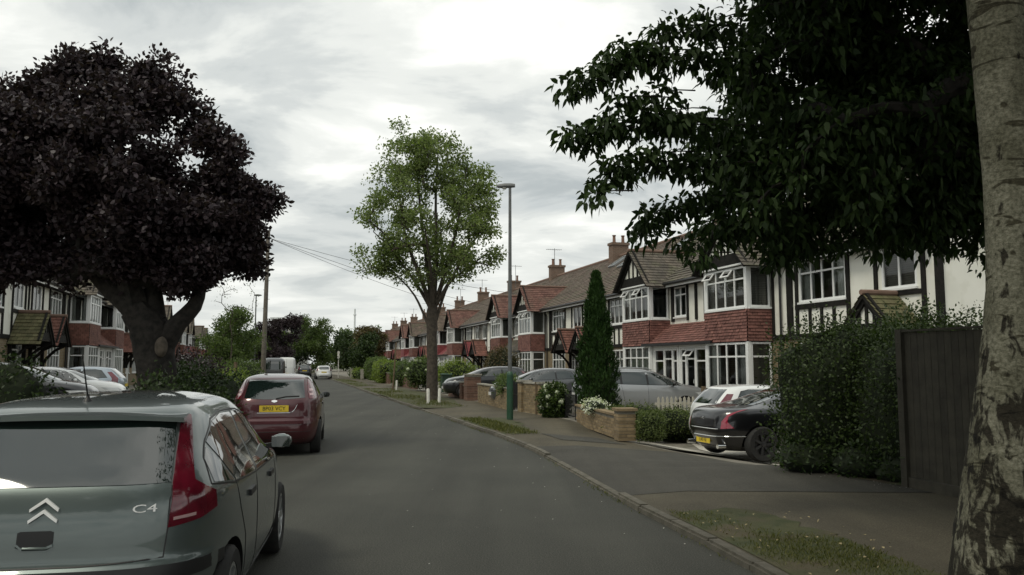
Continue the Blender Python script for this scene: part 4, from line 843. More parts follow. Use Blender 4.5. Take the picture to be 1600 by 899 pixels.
def foreground_hatch():
    lv = [(.19, .20, 4.02, .76, 4, 3.2), (.27, .07, 4.16, .835, 4.2, 3.2), (.40, .02, 4.24, .875, 4.4, 3.2), (.54, .0, 4.26, .885, 4.5, 3.2), (.655, .015, 4.23, .886, 4.6, 3.2), (.70, .05, 4.18, .886, 4.6, 3.2),
          (.82, .065, 4.05, .884, 4.6, 3.2), (.93, .085, 3.86, .876, 4.6, 3.2), (1.0, .11, 3.42, .858, 4.6, 3.4), (1.06, .14, 3.18, .825, 4.6, 3.6), (1.14, .205, 2.99, .785, 4.6, 3.8), (1.23, .295, 2.78, .738, 4.6, 4.0),
          (1.34, .395, 2.55, .69, 4.8, 4.2), (1.41, .47, 2.36, .65, 5, 4.2), (1.455, .56, 2.2, .605, 5, 4.2), (1.495, .86, 2.0, .50, 4.6, 4), (1.518, 1.3, 1.85, .32, 4, 4)]
    c = Car('parked_hatchback', lv, 'paint_silver_green', (-2.40, 4.08, 0), heading(-.172, .985), (.72, 3.33), .315)
    tag(c.root, 'silver-green hatchback in the near left foreground with double chevron badge', 'car', 'cars parked on the road')
    c.panel('rear_window', [(-.60, 1.075), (.60, 1.075), (.55, 1.395), (-.55, 1.395)], REAR, 'car_glass', .004, .06)
    tl_ = tail_at([(-.562, 1.41), (-.60, 1.41), (-.645, 1.25), (-.68, 1.13), (-.70, 1.07), (('s', .40), 1.03), (('s', .47), .995), (('s', .47), .905), (-.74, .868), (-.61, .85), (-.607, 1.07)], c)
    tail_lamps(c, tl_, off=.008, cell=.04)
    tl2 = tail_at([(-.63, .885), (-.72, .89), (-.72, .906), (-.63, .90)], c); tail_lamps(c, tl2, 'tail_clear', name='reversing_light', off=.0105, cell=.05, depth=.004)
    # tailgate outline, bumper top, lower bumper trim
    c.line('tailgate_seam', [(.61, 1.06), (.612, .85), (.60, .705), (.2, .69), (-.2, .69), (-.60, .705), (-.612, .85), (-.61, 1.06)], REAR, 'plastic_black', .012, .002)
    c.panel('bumper_trim', [(-.83, .585), (.83, .585), (.83, .655), (.6, .668), (-.6, .668), (-.83, .655)], REAR, 'plastic_black', .006, .07)
    c.panel('handle_recess', [(-.07, .79), (.07, .79), (.085, .81), (.085, .862), (.07, .868), (-.07, .868), (-.085, .862), (-.085, .81)], REAR, 'plastic_black', .0035, .05)
    c.line('handle_lip', [(.085, .80), (.055, .785), (-.055, .785), (-.085, .80)], REAR, 'paint_silver_green', .02, .008)
    for dz in (0, -.052):
        c.panel('badge_chevron', [(-.095, .957 + dz), (-.028, 1.004 + dz), (.04, .957 + dz), (.042, .972 + dz), (-.028, 1.022 + dz), (-.097, .972 + dz)], REAR, 'badge_metal', .012, .03)
    c.lettering('model_lettering', 'C4', .056, -.50, .955, REAR, 'badge_metal', .006, 1.75)
    # roof spoiler lip
    m = MB(); P = []
    for k in range(25):
        y = -.60 + 1.2 * k / 24; P.append((.475 + .10 * abs(y / .6)**4 - .075, y, 1.428 - .025 * abs(y / .6)**3))
    up, lo = [], []
    for (x, y, z) in P: up += [(x, y, z), (x + .28, y * .985, z + .030)]; lo += [(x, y, z - .026), (x + .15, y * .985, z - .03)]
    V = up + lo; n = len(P); F = []
    for k in range(n - 1):
        a = 2 * k; F += [(a, a + 1, a + 3, a + 2), (2 * n + a, 2 * n + a + 2, 2 * n + a + 3, 2 * n + a + 1), (a, a + 2, 2 * n + a + 2, 2 * n + a)]
    m.add(V, F); m.build('roof_spoiler', 'paint_silver_green', c.root, True)
    # side windows: quarter light, rear door, front door
    both(c, 'quarter_light', [(.50, 1.035), (.80, 1.005), (.62, 1.22), (.53, 1.16)], 'car_glass', cell=.06)
    both(c, 'rear_door_window', [(.84, 1.0), (1.50, .975), (1.53, 1.375), (1.2, 1.385), (.90, 1.355), (.66, 1.25)], 'car_glass', cell=.06)
    both(c, 'front_door_window', [(1.58, .972), (2.62, .95), (2.30, 1.20), (2.05, 1.325), (1.8, 1.37), (1.60, 1.378)], 'car_glass', cell=.06)
    both_line(c, 'window_trim', [(.46, 1.03), (.53, 1.17), (.66, 1.262), (.9, 1.37), (1.2, 1.40), (1.6, 1.395), (1.85, 1.38), (2.08, 1.335), (2.32, 1.21), (2.66, .945), (1.55, .96), (.8, .992), (.46, 1.03)], 'plastic_black', width=.016)
    both_line(c, 'door_seam', [(1.53, .98), (1.55, .7), (1.56, .3)], 'plastic_black', width=.009, off=.002)
    both_line(c, 'door_seam', [(.83, 1.0), (.92, .82), (1.08, .62), (1.12, .34)], 'plastic_black', width=.009, off=.002)
    both_line(c, 'door_seam', [(2.62, .95), (2.66, .6), (2.62, .3)], 'plastic_black', width=.009, off=.002)
    both(c, 'door_handle', [(1.18, .845), (1.38, .855), (1.38, .89), (1.18, .885)], 'plastic_black', off=.018, cell=.08, depth=.03)
    both(c, 'door_handle', [(2.18, .835), (2.38, .84), (2.38, .875), (2.18, .872)], 'plastic_black', off=.018, cell=.08, depth=.03)
    c.panel('windscreen', sidepoly([(-.58, 1.0), (.58, 1.0), (.50, 1.36), (-.50, 1.36)], FRONT), FRONT, 'car_glass', .004, .08)
    both(c, 'sill_trim', [(1.1, .215), (2.95, .215), (2.95, .30), (1.1, .30)], 'plastic_black', off=.006, cell=.1)
    tail_lamps(c, [(0, 0)] * 0, 'headlamp') if False else None
    c.plate(-1, .45, '')
    c.mirror_pods(2.72, 1.06, 'paint_silver_green', .84)
    a = MB(); a.lathe([(0, 0), (.032, 0), (.026, .014), (.012, .03), (.008, .05), (0, .05)], 12, (.80, .02, 1.482)); a.tube([(.80, .02, 1.51), (.70, .03, 1.77)], [.0055, .003], 6); a.build('roof_aerial', 'plastic_black', c.root, True)
    c.panel('front_grille', sidepoly([(-.5, .5), (.5, .5), (.5, .6), (-.5, .6)], FRONT), FRONT, 'plastic_black')
    return c
def hatch_levels(sx=1.0, sy=1.0, sz=1.0, n=4.4):
    b = [(.20, .15, 4.0, .75), (.29, .05, 4.1, .82), (.44, .0, 4.15, .845), (.60, .015, 4.14, .85), (.66, .045, 4.10, .85), (.78, .06, 4.0, .848), (.88, .08, 3.82, .84), (.95, .105, 3.5, .82), (1.0, .135, 3.2, .795), (1.09, .22, 2.97, .75), (1.19, .33, 2.72, .70), (1.29, .45, 2.45, .645), (1.345, .53, 2.25, .60), (1.38, .68, 2.05, .545), (1.41, .95, 1.85, .43), (1.425, 1.2, 1.65, .28)]
    return [(z * sz, a * sx, f * sx, w * sy, n, 3.4) for z, a, f, w in b]
def generic_car(name, label, levels, paint, loc, hd, axles, wr, sc=(1, 1, 1), plate=None, group=None, lamps='hatch', detail=True, rim='alloy', front_plate=None):
    c = Car(name, levels, paint, loc, hd, axles, wr, sub=2, nseg=64, rim=rim); sx, sy, sz = sc; q = lambda P: [(x * sx, z * sz) for x, z in P]; qy = lambda P: [(y * sy, z * sz) for y, z in P]
    tag(c.root, label, 'car', group)
    c.panel('rear_window', qy([(-.53, 1.0), (.53, 1.0), (.47, 1.325), (-.47, 1.325)]), REAR, 'car_glass', .004, .09)
    c.panel('windscreen', sidepoly(qy([(-.62, 1.0), (.62, 1.0), (.46, 1.335), (-.46, 1.335)]), FRONT), FRONT, 'car_glass', .004, .09)
    both(c, 'pillar_trim', q([(.60, 1.015), (1.5, .98), (2.82, .95), (2.44, 1.20), (2.19, 1.30), (1.95, 1.33), (1.1, 1.33), (.84, 1.285)]), 'plastic_black', cell=.1, off=.002, depth=.004)
    both(c, 'rear_door_window', q([(.62, 1.03), (1.48, .995), (1.50, 1.31), (1.1, 1.315), (.86, 1.27)]), 'car_glass', cell=.1)
    both(c, 'front_door_window', q([(1.55, .99), (2.78, .965), (2.42, 1.19), (2.18, 1.285), (1.95, 1.315), (1.56, 1.315)]), 'car_glass', cell=.1)
    tail_lamps(c, tail_at(qy([(-.56, 1.22), (-.63, 1.22), (-.72, .98), (-.76, .83), (-.66, .83), (-.60, 1.0)]), c), off=.007, cell=.06)
    for sd in (-1, 1):
        p = [(sd * a * sy, z * sz) for a, z in [(.44, .68), (.74, .70), (.76, .77), (.5, .75)]]
        c.panel('headlight', sidepoly(p, FRONT), FRONT, 'headlamp', .006, .07)
    c.panel('front_grille', sidepoly(qy([(-.36, .55), (.36, .55), (.36, .66), (-.36, .66)]), FRONT), FRONT, 'plastic_black', .005, .1)
    c.panel('bumper_trim', qy([(-.7, .30), (.7, .30), (.7, .37), (-.7, .37)]), REAR, 'plastic_black', .005, .12)
    both_line(c, 'door_seam', q([(1.51, .98), (1.53, .6), (1.53, .3)]), 'plastic_black', width=.009, off=.002)
    c.mirror_pods(2.62 * sx, 1.0 * sz, paint, .80 * sy)
    if plate is not None: c.plate(-1, .74 * sz, plate)
    if front_plate is not None: c.plate(8, .45 * sz, front_plate, 'plate_white', rear=False)
    return c
foreground_hatch()
def red_hatch():
    lv = hatch_levels(1, 1, 1, 4.8)
    dx, dy = -.205, .979
    c = Car('parked_hatchback', lv, 'paint_maroon', (-4.38, 14.85, 0), heading(dx, dy), (.72, 3.33), .305)
    tag(c.root, 'dark red hatchback parked ahead of the silver-green one, plate BP03 VCY', 'car', 'cars parked on the road')
    c.panel('rear_window', [(-.545, 1.01), (-.2, .985), (.2, .985), (.545, 1.01), (.495, 1.325), (-.495, 1.325)], REAR, 'car_glass', .004, .06)
    tail_lamps(c, tail_at([(-.555, 1.325), (-.60, 1.325), (-.685, 1.12), (-.735, .985), (-.62, .985), (-.585, 1.12)], c), off=.009, cell=.04)
    tail_lamps(c, tail_at([(-.60, 1.16), (-.655, 1.16), (-.67, 1.12), (-.61, 1.12)], c), 'tail_clear', name='indicator_lens', off=.0115, cell=.04, depth=.004)
    tail_lamps(c, tail_at([(-.615, 1.08), (-.67, 1.08), (-.685, 1.045), (-.62, 1.045)], c), 'tail_clear', name='reversing_lens', off=.0115, cell=.04, depth=.004)
    c.line('tailgate_seam', [(.60, .98), (.615, .8), (.60, .665)], REAR, 'plastic_black', .009, .001); c.line('tailgate_seam', [(-.60, .98), (-.615, .8), (-.60, .665)], REAR, 'plastic_black', .009, .001)
    c.panel('plate_recess', [(-.30, .76), (.30, .76), (.40, .90), (-.40, .90)], REAR, 'paint_maroon', .002, .06)
    c.line('recess_trim', [(.30, .755), (-.30, .755), (-.36, .80), (-.42, .905)], REAR, 'chrome', .010, .006)
    c.plate(-1, .83, 'BP03 VCY')
    c.panel('badge', [(-.05, .945), (0, .93), (.05, .945), (.05, .965), (0, .975), (-.05, .965)], REAR, 'chrome', .01, .05)
    c.line('rear_wiper', [(-.02, .995), (-.2, 1.03), (-.44, 1.035)], REAR, 'plastic_black', .022, .016)
    c.panel('bumper_moulding', [(-.78, .56), (.78, .56), (.78, .61), (-.78, .61)], REAR, 'paint_maroon', .014, .07)
    c.line('bumper_seam', [(.66, .43), (-.66, .43)], REAR, 'plastic_black', .010, .002)
    c.panel('lower_valance', [(-.72, .22), (.72, .22), (.74, .30), (-.74, .30)], REAR, 'plastic_black', .004, .1)
    both(c, 'rear_door_window', [(.66, 1.03), (1.48, .995), (1.50, 1.31), (1.1, 1.315), (.88, 1.27)], 'car_glass', cell=.08)
    both(c, 'front_door_window', [(1.55, .99), (2.78, .965), (2.42, 1.19), (2.18, 1.285), (1.95, 1.315), (1.56, 1.315)], 'car_glass', cell=.08)
    both_line(c, 'door_seam', [(1.51, .98), (1.53, .6), (1.53, .3)], 'plastic_black', width=.009, off=.002)
    both(c, 'door_handle', [(1.2, .85), (1.38, .86), (1.38, .89), (1.2, .885)], 'plastic_black', off=.015, cell=.1, depth=.03)
    c.panel('windscreen', sidepoly([(-.62, 1.0), (.62, 1.0), (.46, 1.335), (-.46, 1.335)], FRONT), FRONT, 'car_glass', .004, .09)
    for sd in (-1, 1): c.panel('headlight', sidepoly([(sd * .44, .68), (sd * .74, .70), (sd * .76, .77), (sd * .5, .75)], FRONT), FRONT, 'headlamp', .006, .07)
    c.mirror_pods(2.62, .98, 'plastic_black', .80)
    c.root.scale = (1, 1, 1.055)
    e = MB(); e.tube([(-.02, .42, .245), (.1, .42, .25)], .03, 10); e.build('exhaust_pipe', 'steel_hub', c.root, True)
red_hatch()
def black_saloon():
    lv = [(.20, .25, 4.95, .82, 4, 3), (.30, .12, 5.05, .90, 4, 3), (.48, .03, 5.12, .94, 4, 3), (.62, 0, 5.1, .945, 4.2, 3), (.75, .02, 5.05, .945, 4.2, 3), (.88, .05, 4.85, .94, 4.0, 3), (.97, .10, 4.4, .92, 3.8, 3), (1.02, .20, 3.9, .89, 3.6, 3.2), (1.055, .45, 3.68, .845, 3.4, 3.4),
          (1.10, .80, 3.52, .80, 3.4, 3.6), (1.18, 1.12, 3.32, .745, 3.4, 3.8), (1.27, 1.45, 3.08, .69, 3.4, 3.8), (1.35, 1.75, 2.82, .625, 3.4, 3.8), (1.405, 2.0, 2.62, .54, 3.4, 3.8), (1.435, 2.15, 2.5, .40, 3.4, 3.8)]
    c = Car('parked_saloon', lv, 'paint_black', (3.84, 16.5, SUNK + .05), heading(.956, .292), (.86, 4.0), .345, rim='rim_shaded')
    tag(c.root, 'black saloon backed out of the gravel drive beside the tall hedge', 'car', 'cars parked in front gardens')
    c.panel('rear_window', [(-.56, 1.09), (.56, 1.09), (.46, 1.36), (-.46, 1.36)], REAR, 'car_glass', .004, .07)
    both(c, 'rear_door_window', [(1.55, 1.07), (2.35, 1.05), (2.37, 1.33), (2.05, 1.33), (1.85, 1.27)], 'car_glass', cell=.09)
    both(c, 'front_door_window', [(2.42, 1.05), (3.4, 1.02), (3.0, 1.2), (2.7, 1.31), (2.43, 1.33)], 'car_glass', cell=.09)
    both_line(c, 'window_trim', [(1.30, 1.06), (2.4, 1.035), (3.42, 1.01)], 'chrome', width=.016)
    both_line(c, 'door_seam', [(2.38, 1.03), (2.4, .7), (2.4, .34)], 'plastic_black', width=.009, off=.002)
    # long claw-shaped lamps running up over the wings
    tl_ = tail_at([(-.60, .64), (-.76, .66), (('s', .20), .78), (('s', .24), .88), (('s', .40), .965), (('s', .62), 1.02), (-.74, 1.0), (-.66, .93), (-.60, .78)], c); tail_lamps(c, tl_, 'tail_bright', off=.009, cell=.04)
    c.line('boot_seam', [(.62, .95), (.60, .72), (.2, .68), (-.2, .68), (-.60, .72), (-.62, .95)], REAR, 'plastic_black', .01, .002)
    c.line('bumper_chrome', [(.84, .50), (.4, .485), (-.4, .485), (-.84, .50)], REAR, 'chrome', .016, .008)
    c.line('boot_chrome', [(.55, .635), (-.55, .635)], REAR, 'chrome', .014, .006)
    # leaping emblem
    c.panel('emblem', [(.085, .80), (.02, .825), (-.05, .845), (-.10, .86), (-.06, .835), (-.09, .80), (-.03, .82), (.03, .805)], REAR, 'chrome', .01, .04)
    c.plate(-1, .385, 'L40 NJ', h=.112)
    for sd in (-1, 1): MB().tube([(.03, sd * .58, .30), (.2, sd * .58, .30)], .045, 12).build('exhaust_pipe', 'chrome', c.root, True)
    c.panel('lower_valance', [(-.8, .21), (.8, .21), (.84, .30), (-.84, .30)], REAR, 'plastic_black', .004, .1)
    c.panel('windscreen', sidepoly([(-.62, 1.08), (.62, 1.08), (.5, 1.36), (-.5, 1.36)], FRONT), FRONT, 'car_glass', .004, .09)
    for sd in (-1, 1): c.panel('headlight', sidepoly([(sd * .5, .68), (sd * .8, .70), (sd * .82, .78), (sd * .55, .77)], FRONT), FRONT, 'headlamp', .006, .07)
    c.mirror_pods(3.25, 1.03, 'paint_black', .90)
black_saloon()
generic_car('parked_hatchback', 'white hatchback parked close behind the black saloon', hatch_levels(.95, 1.0, 1.03), 'paint_white', (4.42, 19.3, SUNK + .0), heading(.956, .292), (.68, 3.16), .30, (.95, 1, 1.03), '', 'cars parked in front gardens')
ev = [(.2, .2, 4.45, .78), (.3, .06, 4.55, .86), (.48, .0, 4.6, .895), (.64, .015, 4.57, .9), (.70, .04, 4.53, .9), (.82, .05, 4.4, .9), (.93, .08, 4.05, .885), (1.0, .11, 3.62, .86), (1.1, .19, 3.38, .81), (1.22, .30, 3.1, .755), (1.34, .41, 2.78, .70), (1.42, .50, 2.5, .645), (1.46, .64, 2.3, .57), (1.485, .95, 2.05, .42)]
def estate():
    c = Car('parked_estate', [(z * 1.05, a, f, w, 4.6, 3.4) for z, a, f, w in ev], 'paint_silver', (2.0, 26.1, -.02), heading(.975, .22), (.85, 3.5), .32)
    tag(c.root, 'silver estate car with roof rails parked behind the conical conifer', 'car', 'cars parked in front gardens')
    both(c, 'pillar_trim', [(.6, 1.085), (2.2, 1.025), (3.42, 1.0), (2.97, 1.23), (2.63, 1.385), (2.26, 1.435), (1.37, 1.445), (.94, 1.435)], 'plastic_black', cell=.1, off=.002, depth=.004)
    both(c, 'quarter_light', [(.62, 1.10), (1.28, 1.07), (1.30, 1.42), (.95, 1.42)], 'car_glass', cell=.09)
    both(c, 'rear_door_window', [(1.36, 1.065), (2.18, 1.04), (2.18, 1.43), (1.37, 1.43)], 'car_glass', cell=.09)
    both(c, 'front_door_window', [(2.25, 1.04), (3.38, 1.02), (2.95, 1.22), (2.62, 1.37), (2.26, 1.42)], 'car_glass', cell=.09)
    c.panel('rear_window', [(-.58, 1.06), (.58, 1.06), (.52, 1.42), (-.52, 1.42)], REAR, 'car_glass', .004, .09)
    c.panel('windscreen', sidepoly([(-.66, 1.07), (.66, 1.07), (.52, 1.44), (-.52, 1.44)], FRONT), FRONT, 'car_glass', .004, .09)
    tail_lamps(c, tail_at([(-.66, 1.1), (-.74, 1.1), (-.80, .9), (-.80, .80), (-.66, .80)], c), off=.008, cell=.06)
    for sd in (-1, 1):
        MB().tube([(.55, sd * .60, 1.46), (.65, sd * .60, 1.55), (1.6, sd * .60, 1.585), (2.3, sd * .58, 1.56), (2.45, sd * .58, 1.50)], .018, 6).build('roof_rail', 'alloy', c.root, True)
        c.panel('headlight', sidepoly([(sd * .5, .68), (sd * .78, .70), (sd * .8, .79), (sd * .55, .77)], FRONT), FRONT, 'headlamp', .006, .07)
    both_line(c, 'door_seam', [(2.2, 1.03), (2.22, .7), (2.22, .32)], 'plastic_black', width=.009, off=.002); both_line(c, 'door_seam', [(1.3, 1.05), (1.36, .8), (1.45, .4)], 'plastic_black', width=.009, off=.002)
    both(c, 'door_handle', [(2.3, .89), (2.48, .895), (2.48, .93), (2.3, .925)], 'alloy', off=.015, cell=.1, depth=.03)
    c.plate(-1, .72, '', 'plate_white'); c.mirror_pods(3.05, 1.06, 'plastic_black', .88)
estate()
hl = hatch_levels
G2 = 'cars parked in front gardens'
generic_car('parked_hatchback', 'grey hatchback behind the brick garden pillars right of the lamp post', hl(.92, .97, 1.0), 'paint_grey', (2.9, 31.6, .1), heading(-.97, -.2), (.66, 3.06), .29, (.92, .97, 1.0), None, G2, front_plate='')
generic_car('parked_hatchback', 'dark grey car nosing out between brown brick pillars left of lamp post', hl(1.03, 1.03, 1.02), 'paint_dark', (.9, 38.9, .1), heading(-.975, -.22), (.74, 3.43), .31, (1.03, 1.03, 1.02), None, G2, front_plate='')
generic_car('parked_hatchback', 'dark people carrier in left front garden behind the foreground car roof', hl(1.02, 1.02, 1.16), 'paint_black', (-15.3, 20.9, .10), heading(.96, .28), (.74, 3.4), .31, (1.02, 1.02, 1.16), None, G2, front_plate='')
generic_car('parked_hatchback', 'white hatchback in left front garden, beside the dark people carrier', hl(.95, 1.0, 1.05), 'paint_white', (-16.9, 26.4, .10), heading(.96, .28), (.68, 3.16), .30, (.95, 1, 1.05), None, G2, front_plate='')
generic_car('parked_hatchback', 'pale blue hatchback partly hidden behind the white one on left', hl(.95, 1.0, 1.03), 'paint_paleblue', (-14.6, 30.6, .12), heading(-.96, -.28), (.68, 3.16), .30, (.95, 1, 1.03), '', G2)
generic_car('parked_hatchback', 'silver car in left front garden behind the pale shrub and brick wall', hl(1.0, 1.0, 1.08), 'paint_silver', (-17.2, 44.0, .12), heading(.96, .28), (.72, 3.33), .30, (1, 1, 1.08), None, G2, front_plate='')
G1 = 'cars parked on the road'
generic_car('approaching_car', 'white car far down the road, beyond the street tree', hl(1, 1, 1.0), 'paint_white', (-19.5, 83.5, 0), heading(-.28, .96), (.72, 3.33), .30, (1, 1, 1), '', G1, rim='steel_hub')
generic_car('parked_hatchback', 'dark car parked far down the road beyond the white one', hl(1, 1, 1.02), 'paint_dark', (-25.0, 97, 0), heading(-.28, .96), (.72, 3.33), .30, (1, 1, 1.02), '', G1, rim='steel_hub')
generic_car('parked_hatchback', 'pale silver car far down the road behind the vans, at left', hl(1, 1, 1.08), 'paint_silver', (-27.3, 94, 0), heading(-.28, .96), (.72, 3.33), .30, (1, 1, 1.08), '', G1, rim='steel_hub')
def van(label, paint, loc, sz, glass):
    lv = [(.2, .12, 4.5, .86, 6, 4), (.34, .02, 4.75, .93, 6, 4), (.6, 0, 4.8, .95, 7, 4), (.9, .0, 4.72, .95, 7, 4), (1.05, .0, 4.3, .945, 7, 4), (1.15, .01, 3.95, .94, 7, 4.5), (1.4, .03, 3.7, .92, 7, 5), (1.7, .06, 3.4, .88, 7, 5), (1.83, .10, 3.2, .82, 7, 5), (1.91, .2, 3.0, .70, 6, 5), (1.95, .45, 2.7, .5, 6, 5)]
    c = Car('parked_van', [(z * sz, a, f, w, n, m) for z, a, f, w, n, m in lv], paint, loc, heading(-.28, .96), (.85, 3.75), .32, sub=2, nseg=64, rim='steel_hub')
    tag(c.root, label, 'van', G1)
    if glass:
        c.panel('rear_window', [(-.68, 1.1 * sz), (.68, 1.1 * sz), (.64, 1.74 * sz), (-.64, 1.74 * sz)], REAR, 'car_glass', .004, .15); both(c, 'side_window', [(.4, 1.15 * sz), (2.3, 1.15 * sz), (2.3, 1.65 * sz), (.4, 1.65 * sz)], 'car_glass', cell=.2)
    else: c.line('rear_door_seam', [(0, .4), (0, 1.8 * sz)], REAR, 'plastic_black', .015, .002)
    both(c, 'cab_window', [(2.45, 1.15 * sz), (3.6, 1.12 * sz), (3.2, 1.55 * sz), (2.45, 1.62 * sz)], 'car_glass', cell=.15)
    c.panel('windscreen', sidepoly([(-.75, 1.18 * sz), (.75, 1.18 * sz), (.68, 1.7 * sz), (-.68, 1.7 * sz)], FRONT), FRONT, 'car_glass', .004, .15)
    for sd in (-1, 1): c.panel('tail_light', [(sd * .80, .75), (sd * .88, .75), (sd * .86, 1.15), (sd * .80, 1.15)], REAR, 'tail_red', .008, .06)
    c.plate(-1, .6, ''); c.mirror_pods(3.5, 1.25 * sz, 'plastic_black', .93)
van('dark grey van parked beyond the red hatchback', 'paint_grey', (-19.0, 64.0, 0), 1.08, True)
van('white van parked beyond the dark grey van', 'paint_white', (-23.0, 82.0, 0), 1.17, False)

# ------------------------------------------------------------------ trees, hedges, plants
def grow(trunk, targets, step=0.45, tip=0.012, expo=0.5, seed=0, jitter=0.06, sag=0.0, rmax=None, attach_from=0, leaders=()):
    """trunk: list of (point, radius); every target is joined to the nearest limb already there"""
    rnd = np.random.default_rng(seed); pos = [np.array(p, float) for p, r in trunk]; par = [-1] + list(range(len(trunk) - 1)); ok = [i >= attach_from for i in range(len(trunk))]
    ntr = len(trunk); lead = {}
    for j0, pth, r0, r1 in leaders:
        last = j0; Q = catmull([tuple(pos[j0])] + [tuple(q) for q in pth], .35)[1:]
        for k, q in enumerate(Q): pos.append(np.array(q)); par.append(last); ok.append(True); last = len(pos) - 1; lead[last] = r0 + (r1 - r0) * k / max(1, len(Q) - 1)
    top = pos[ntr - 1]; T = sorted(targets, key=lambda t: np.linalg.norm(np.array(t) - top)); tips = []
    for t in T:
        t = np.array(t, float); A = np.array(pos); d = np.linalg.norm(A - t, axis=1) + 0.55 * np.maximum(0, A[:, 2] - t[2] + .2); d[~np.array(ok)] = 1e9; j = int(np.argmin(d)); dist = np.linalg.norm(pos[j] - t); n = max(2, int(dist / step))
        last = j; p0 = pos[j]
        for k in range(1, n + 1):
            f = k / n; q = p0 + (t - p0) * f; q = q + np.array([0, 0, 1]) * (math.sin(math.pi * f) * dist * (.10 - sag)) + (rnd.normal(size=3) * jitter * min(1, dist) if k < n else 0)
            pos.append(q); par.append(last); ok.append(True); last = len(pos) - 1
        tips.append(last)
    cnt = np.zeros(len(pos)); 
    for t in tips: cnt[t] += 1
    for i in range(len(pos) - 1, 0, -1):
        if par[i] >= 0: cnt[par[i]] += cnt[i]
    rad = tip * np.maximum(cnt, 1)**expo
    for i, (p, r) in enumerate(trunk): rad[i] = r
    if rmax: rad[len(trunk):] = np.minimum(rad[len(trunk):], rmax)
    for i, r in lead.items(): rad[i] = r
    return pos, par, rad, tips
def limbs_mesh(pos, par, rad, start, name, mat, sides=6):
    m = MB()
    for i in range(start, len(pos)):
        p, q = Vector(pos[par[i]]), Vector(pos[i]); d = (q - p)
        if d.length < 1e-4: continue
        rp = min(rad[par[i]], rad[i] * 1.6); m.tube([p - d.normalized() * min(.02, rad[i]), q], [rp, rad[i]], sides if rad[i] > .03 else 4, cap=False)
    return m.mesh(name, mat, True)
def in_ell(ells, n, shell=2.0):
    w = np.array([e[6] if len(e) > 6 else e[3] * e[4] * e[5] for e in ells]); w = w / w.sum(); k = rng.choice(len(ells), n, p=w); E_ = np.array([e[:6] for e in ells])[k]
    return E_[:, :3] + unit(n) * (rng.random((n, 1))**(1 / (3 * shell / 1.5))) * E_[:, 3:6]
def in_lobes(ells, nl, per, rl, shell=2.4):
    C = in_ell(ells, nl, shell); r = rl * rng.uniform(.5, 1.45, (nl, 1)); C = np.repeat(C, per, 0); r = np.repeat(r, per, 0)
    return [tuple(p) for p in C + unit(nl * per) * rng.random((nl * per, 1))**.4 * r * np.array([1, 1, .72])]
def foliage(targets, per, sigma, Ls, Ws, mat, shape='quad', droop=0.0, name='crown', up=0.5, zs=0.75, centre=None):
    T = np.array(targets); n = len(T) * per; C = np.repeat(T, per, 0); off = rng.normal(size=(n, 3)); off /= np.maximum(1, np.linalg.norm(off, axis=1, keepdims=True) / 1.9); off = off * sigma * np.array([1, 1, zs]); P = C + off
    D = unit(n) + off / (np.linalg.norm(off, axis=1, keepdims=True) + 1e-6) * .6; D[:, 2] -= droop * 1.2; Nn = unit(n) * .9; Nn[:, 2] += up
    Nn -= D * (np.sum(Nn * D, 1, keepdims=True) / np.sum(D * D, 1, keepdims=True))
    return leaf_mesh(name, P, D, Nn, rng.uniform(.5, 1.25, n) * Ls, rng.uniform(.6, 1.2, n) * Ws, mat, shape, droop=droop * .5)
def trunk_mesh(trunk, mat, sides=20, rough=.06, seed=1, flare=None, name='trunk'):
    P = catmull([p for p, r in trunk], .12); s = np.linspace(0, 1, len(P)); L0 = np.concatenate([[0], np.cumsum([np.linalg.norm(np.array(trunk[i + 1][0]) - np.array(trunk[i][0])) for i in range(len(trunk) - 1)])]); Lp = np.concatenate([[0], np.cumsum(np.linalg.norm(np.diff(P, axis=0), axis=1))])
    rad = np.interp(Lp / Lp[-1], L0 / L0[-1], [r for p, r in trunk]); rnd = np.random.default_rng(seed); ph = rnd.random(6) * 6.28
    def f(i, j):
        a = 2 * math.pi * j / sides; return 1 + rough * (math.sin(3 * a + ph[0] + i * .13) * .6 + math.sin(5 * a + ph[1] - i * .21) * .5 + math.sin(8 * a + ph[2] + i * .5) * .35 + rnd.normal() * .25)
    return MB().tube([tuple(p) for p in P], list(rad), sides, True, f).mesh(name, mat, True)
def make_tree(name, label, trunk, targets, per, sigma, Ls, Ws, leaf, bark='bark', cat='tree', group=None, shape='quad', droop=0.0, seed=0, tip=.012, expo=.5, trunk_kw={}, up=.5, zs=.75, extra=None, attach=0, sag=0.0, rmax=None, jitter=.06, leaders=()):
    base = trunk[0][0]; root = empty(name, base); tag(root, label, cat, group); off = -np.array(base)
    pos, par, rad, tips = grow(trunk, targets, seed=seed, tip=tip, expo=expo, attach_from=attach, sag=sag, rmax=rmax, jitter=jitter, leaders=leaders)
    o = link_mesh('trunk', trunk_mesh(trunk, bark, **trunk_kw), None, root); o2 = link_mesh('branches', limbs_mesh(pos, par, rad, len(trunk), 'branches', bark if bark != 'birch_bark' else 'bark_dark'), None, root)
    T = [pos[t] for t in tips] + ([pos[par[t]] for t in tips])
    c = link_mesh('crown', foliage(T if extra is None else T + list(extra), per, sigma, Ls, Ws, leaf, shape, droop, up=up, zs=zs), None, root)
    for q in (o, o2, c): q.location = tuple(off)
    return root
GT = 'trees along the street'
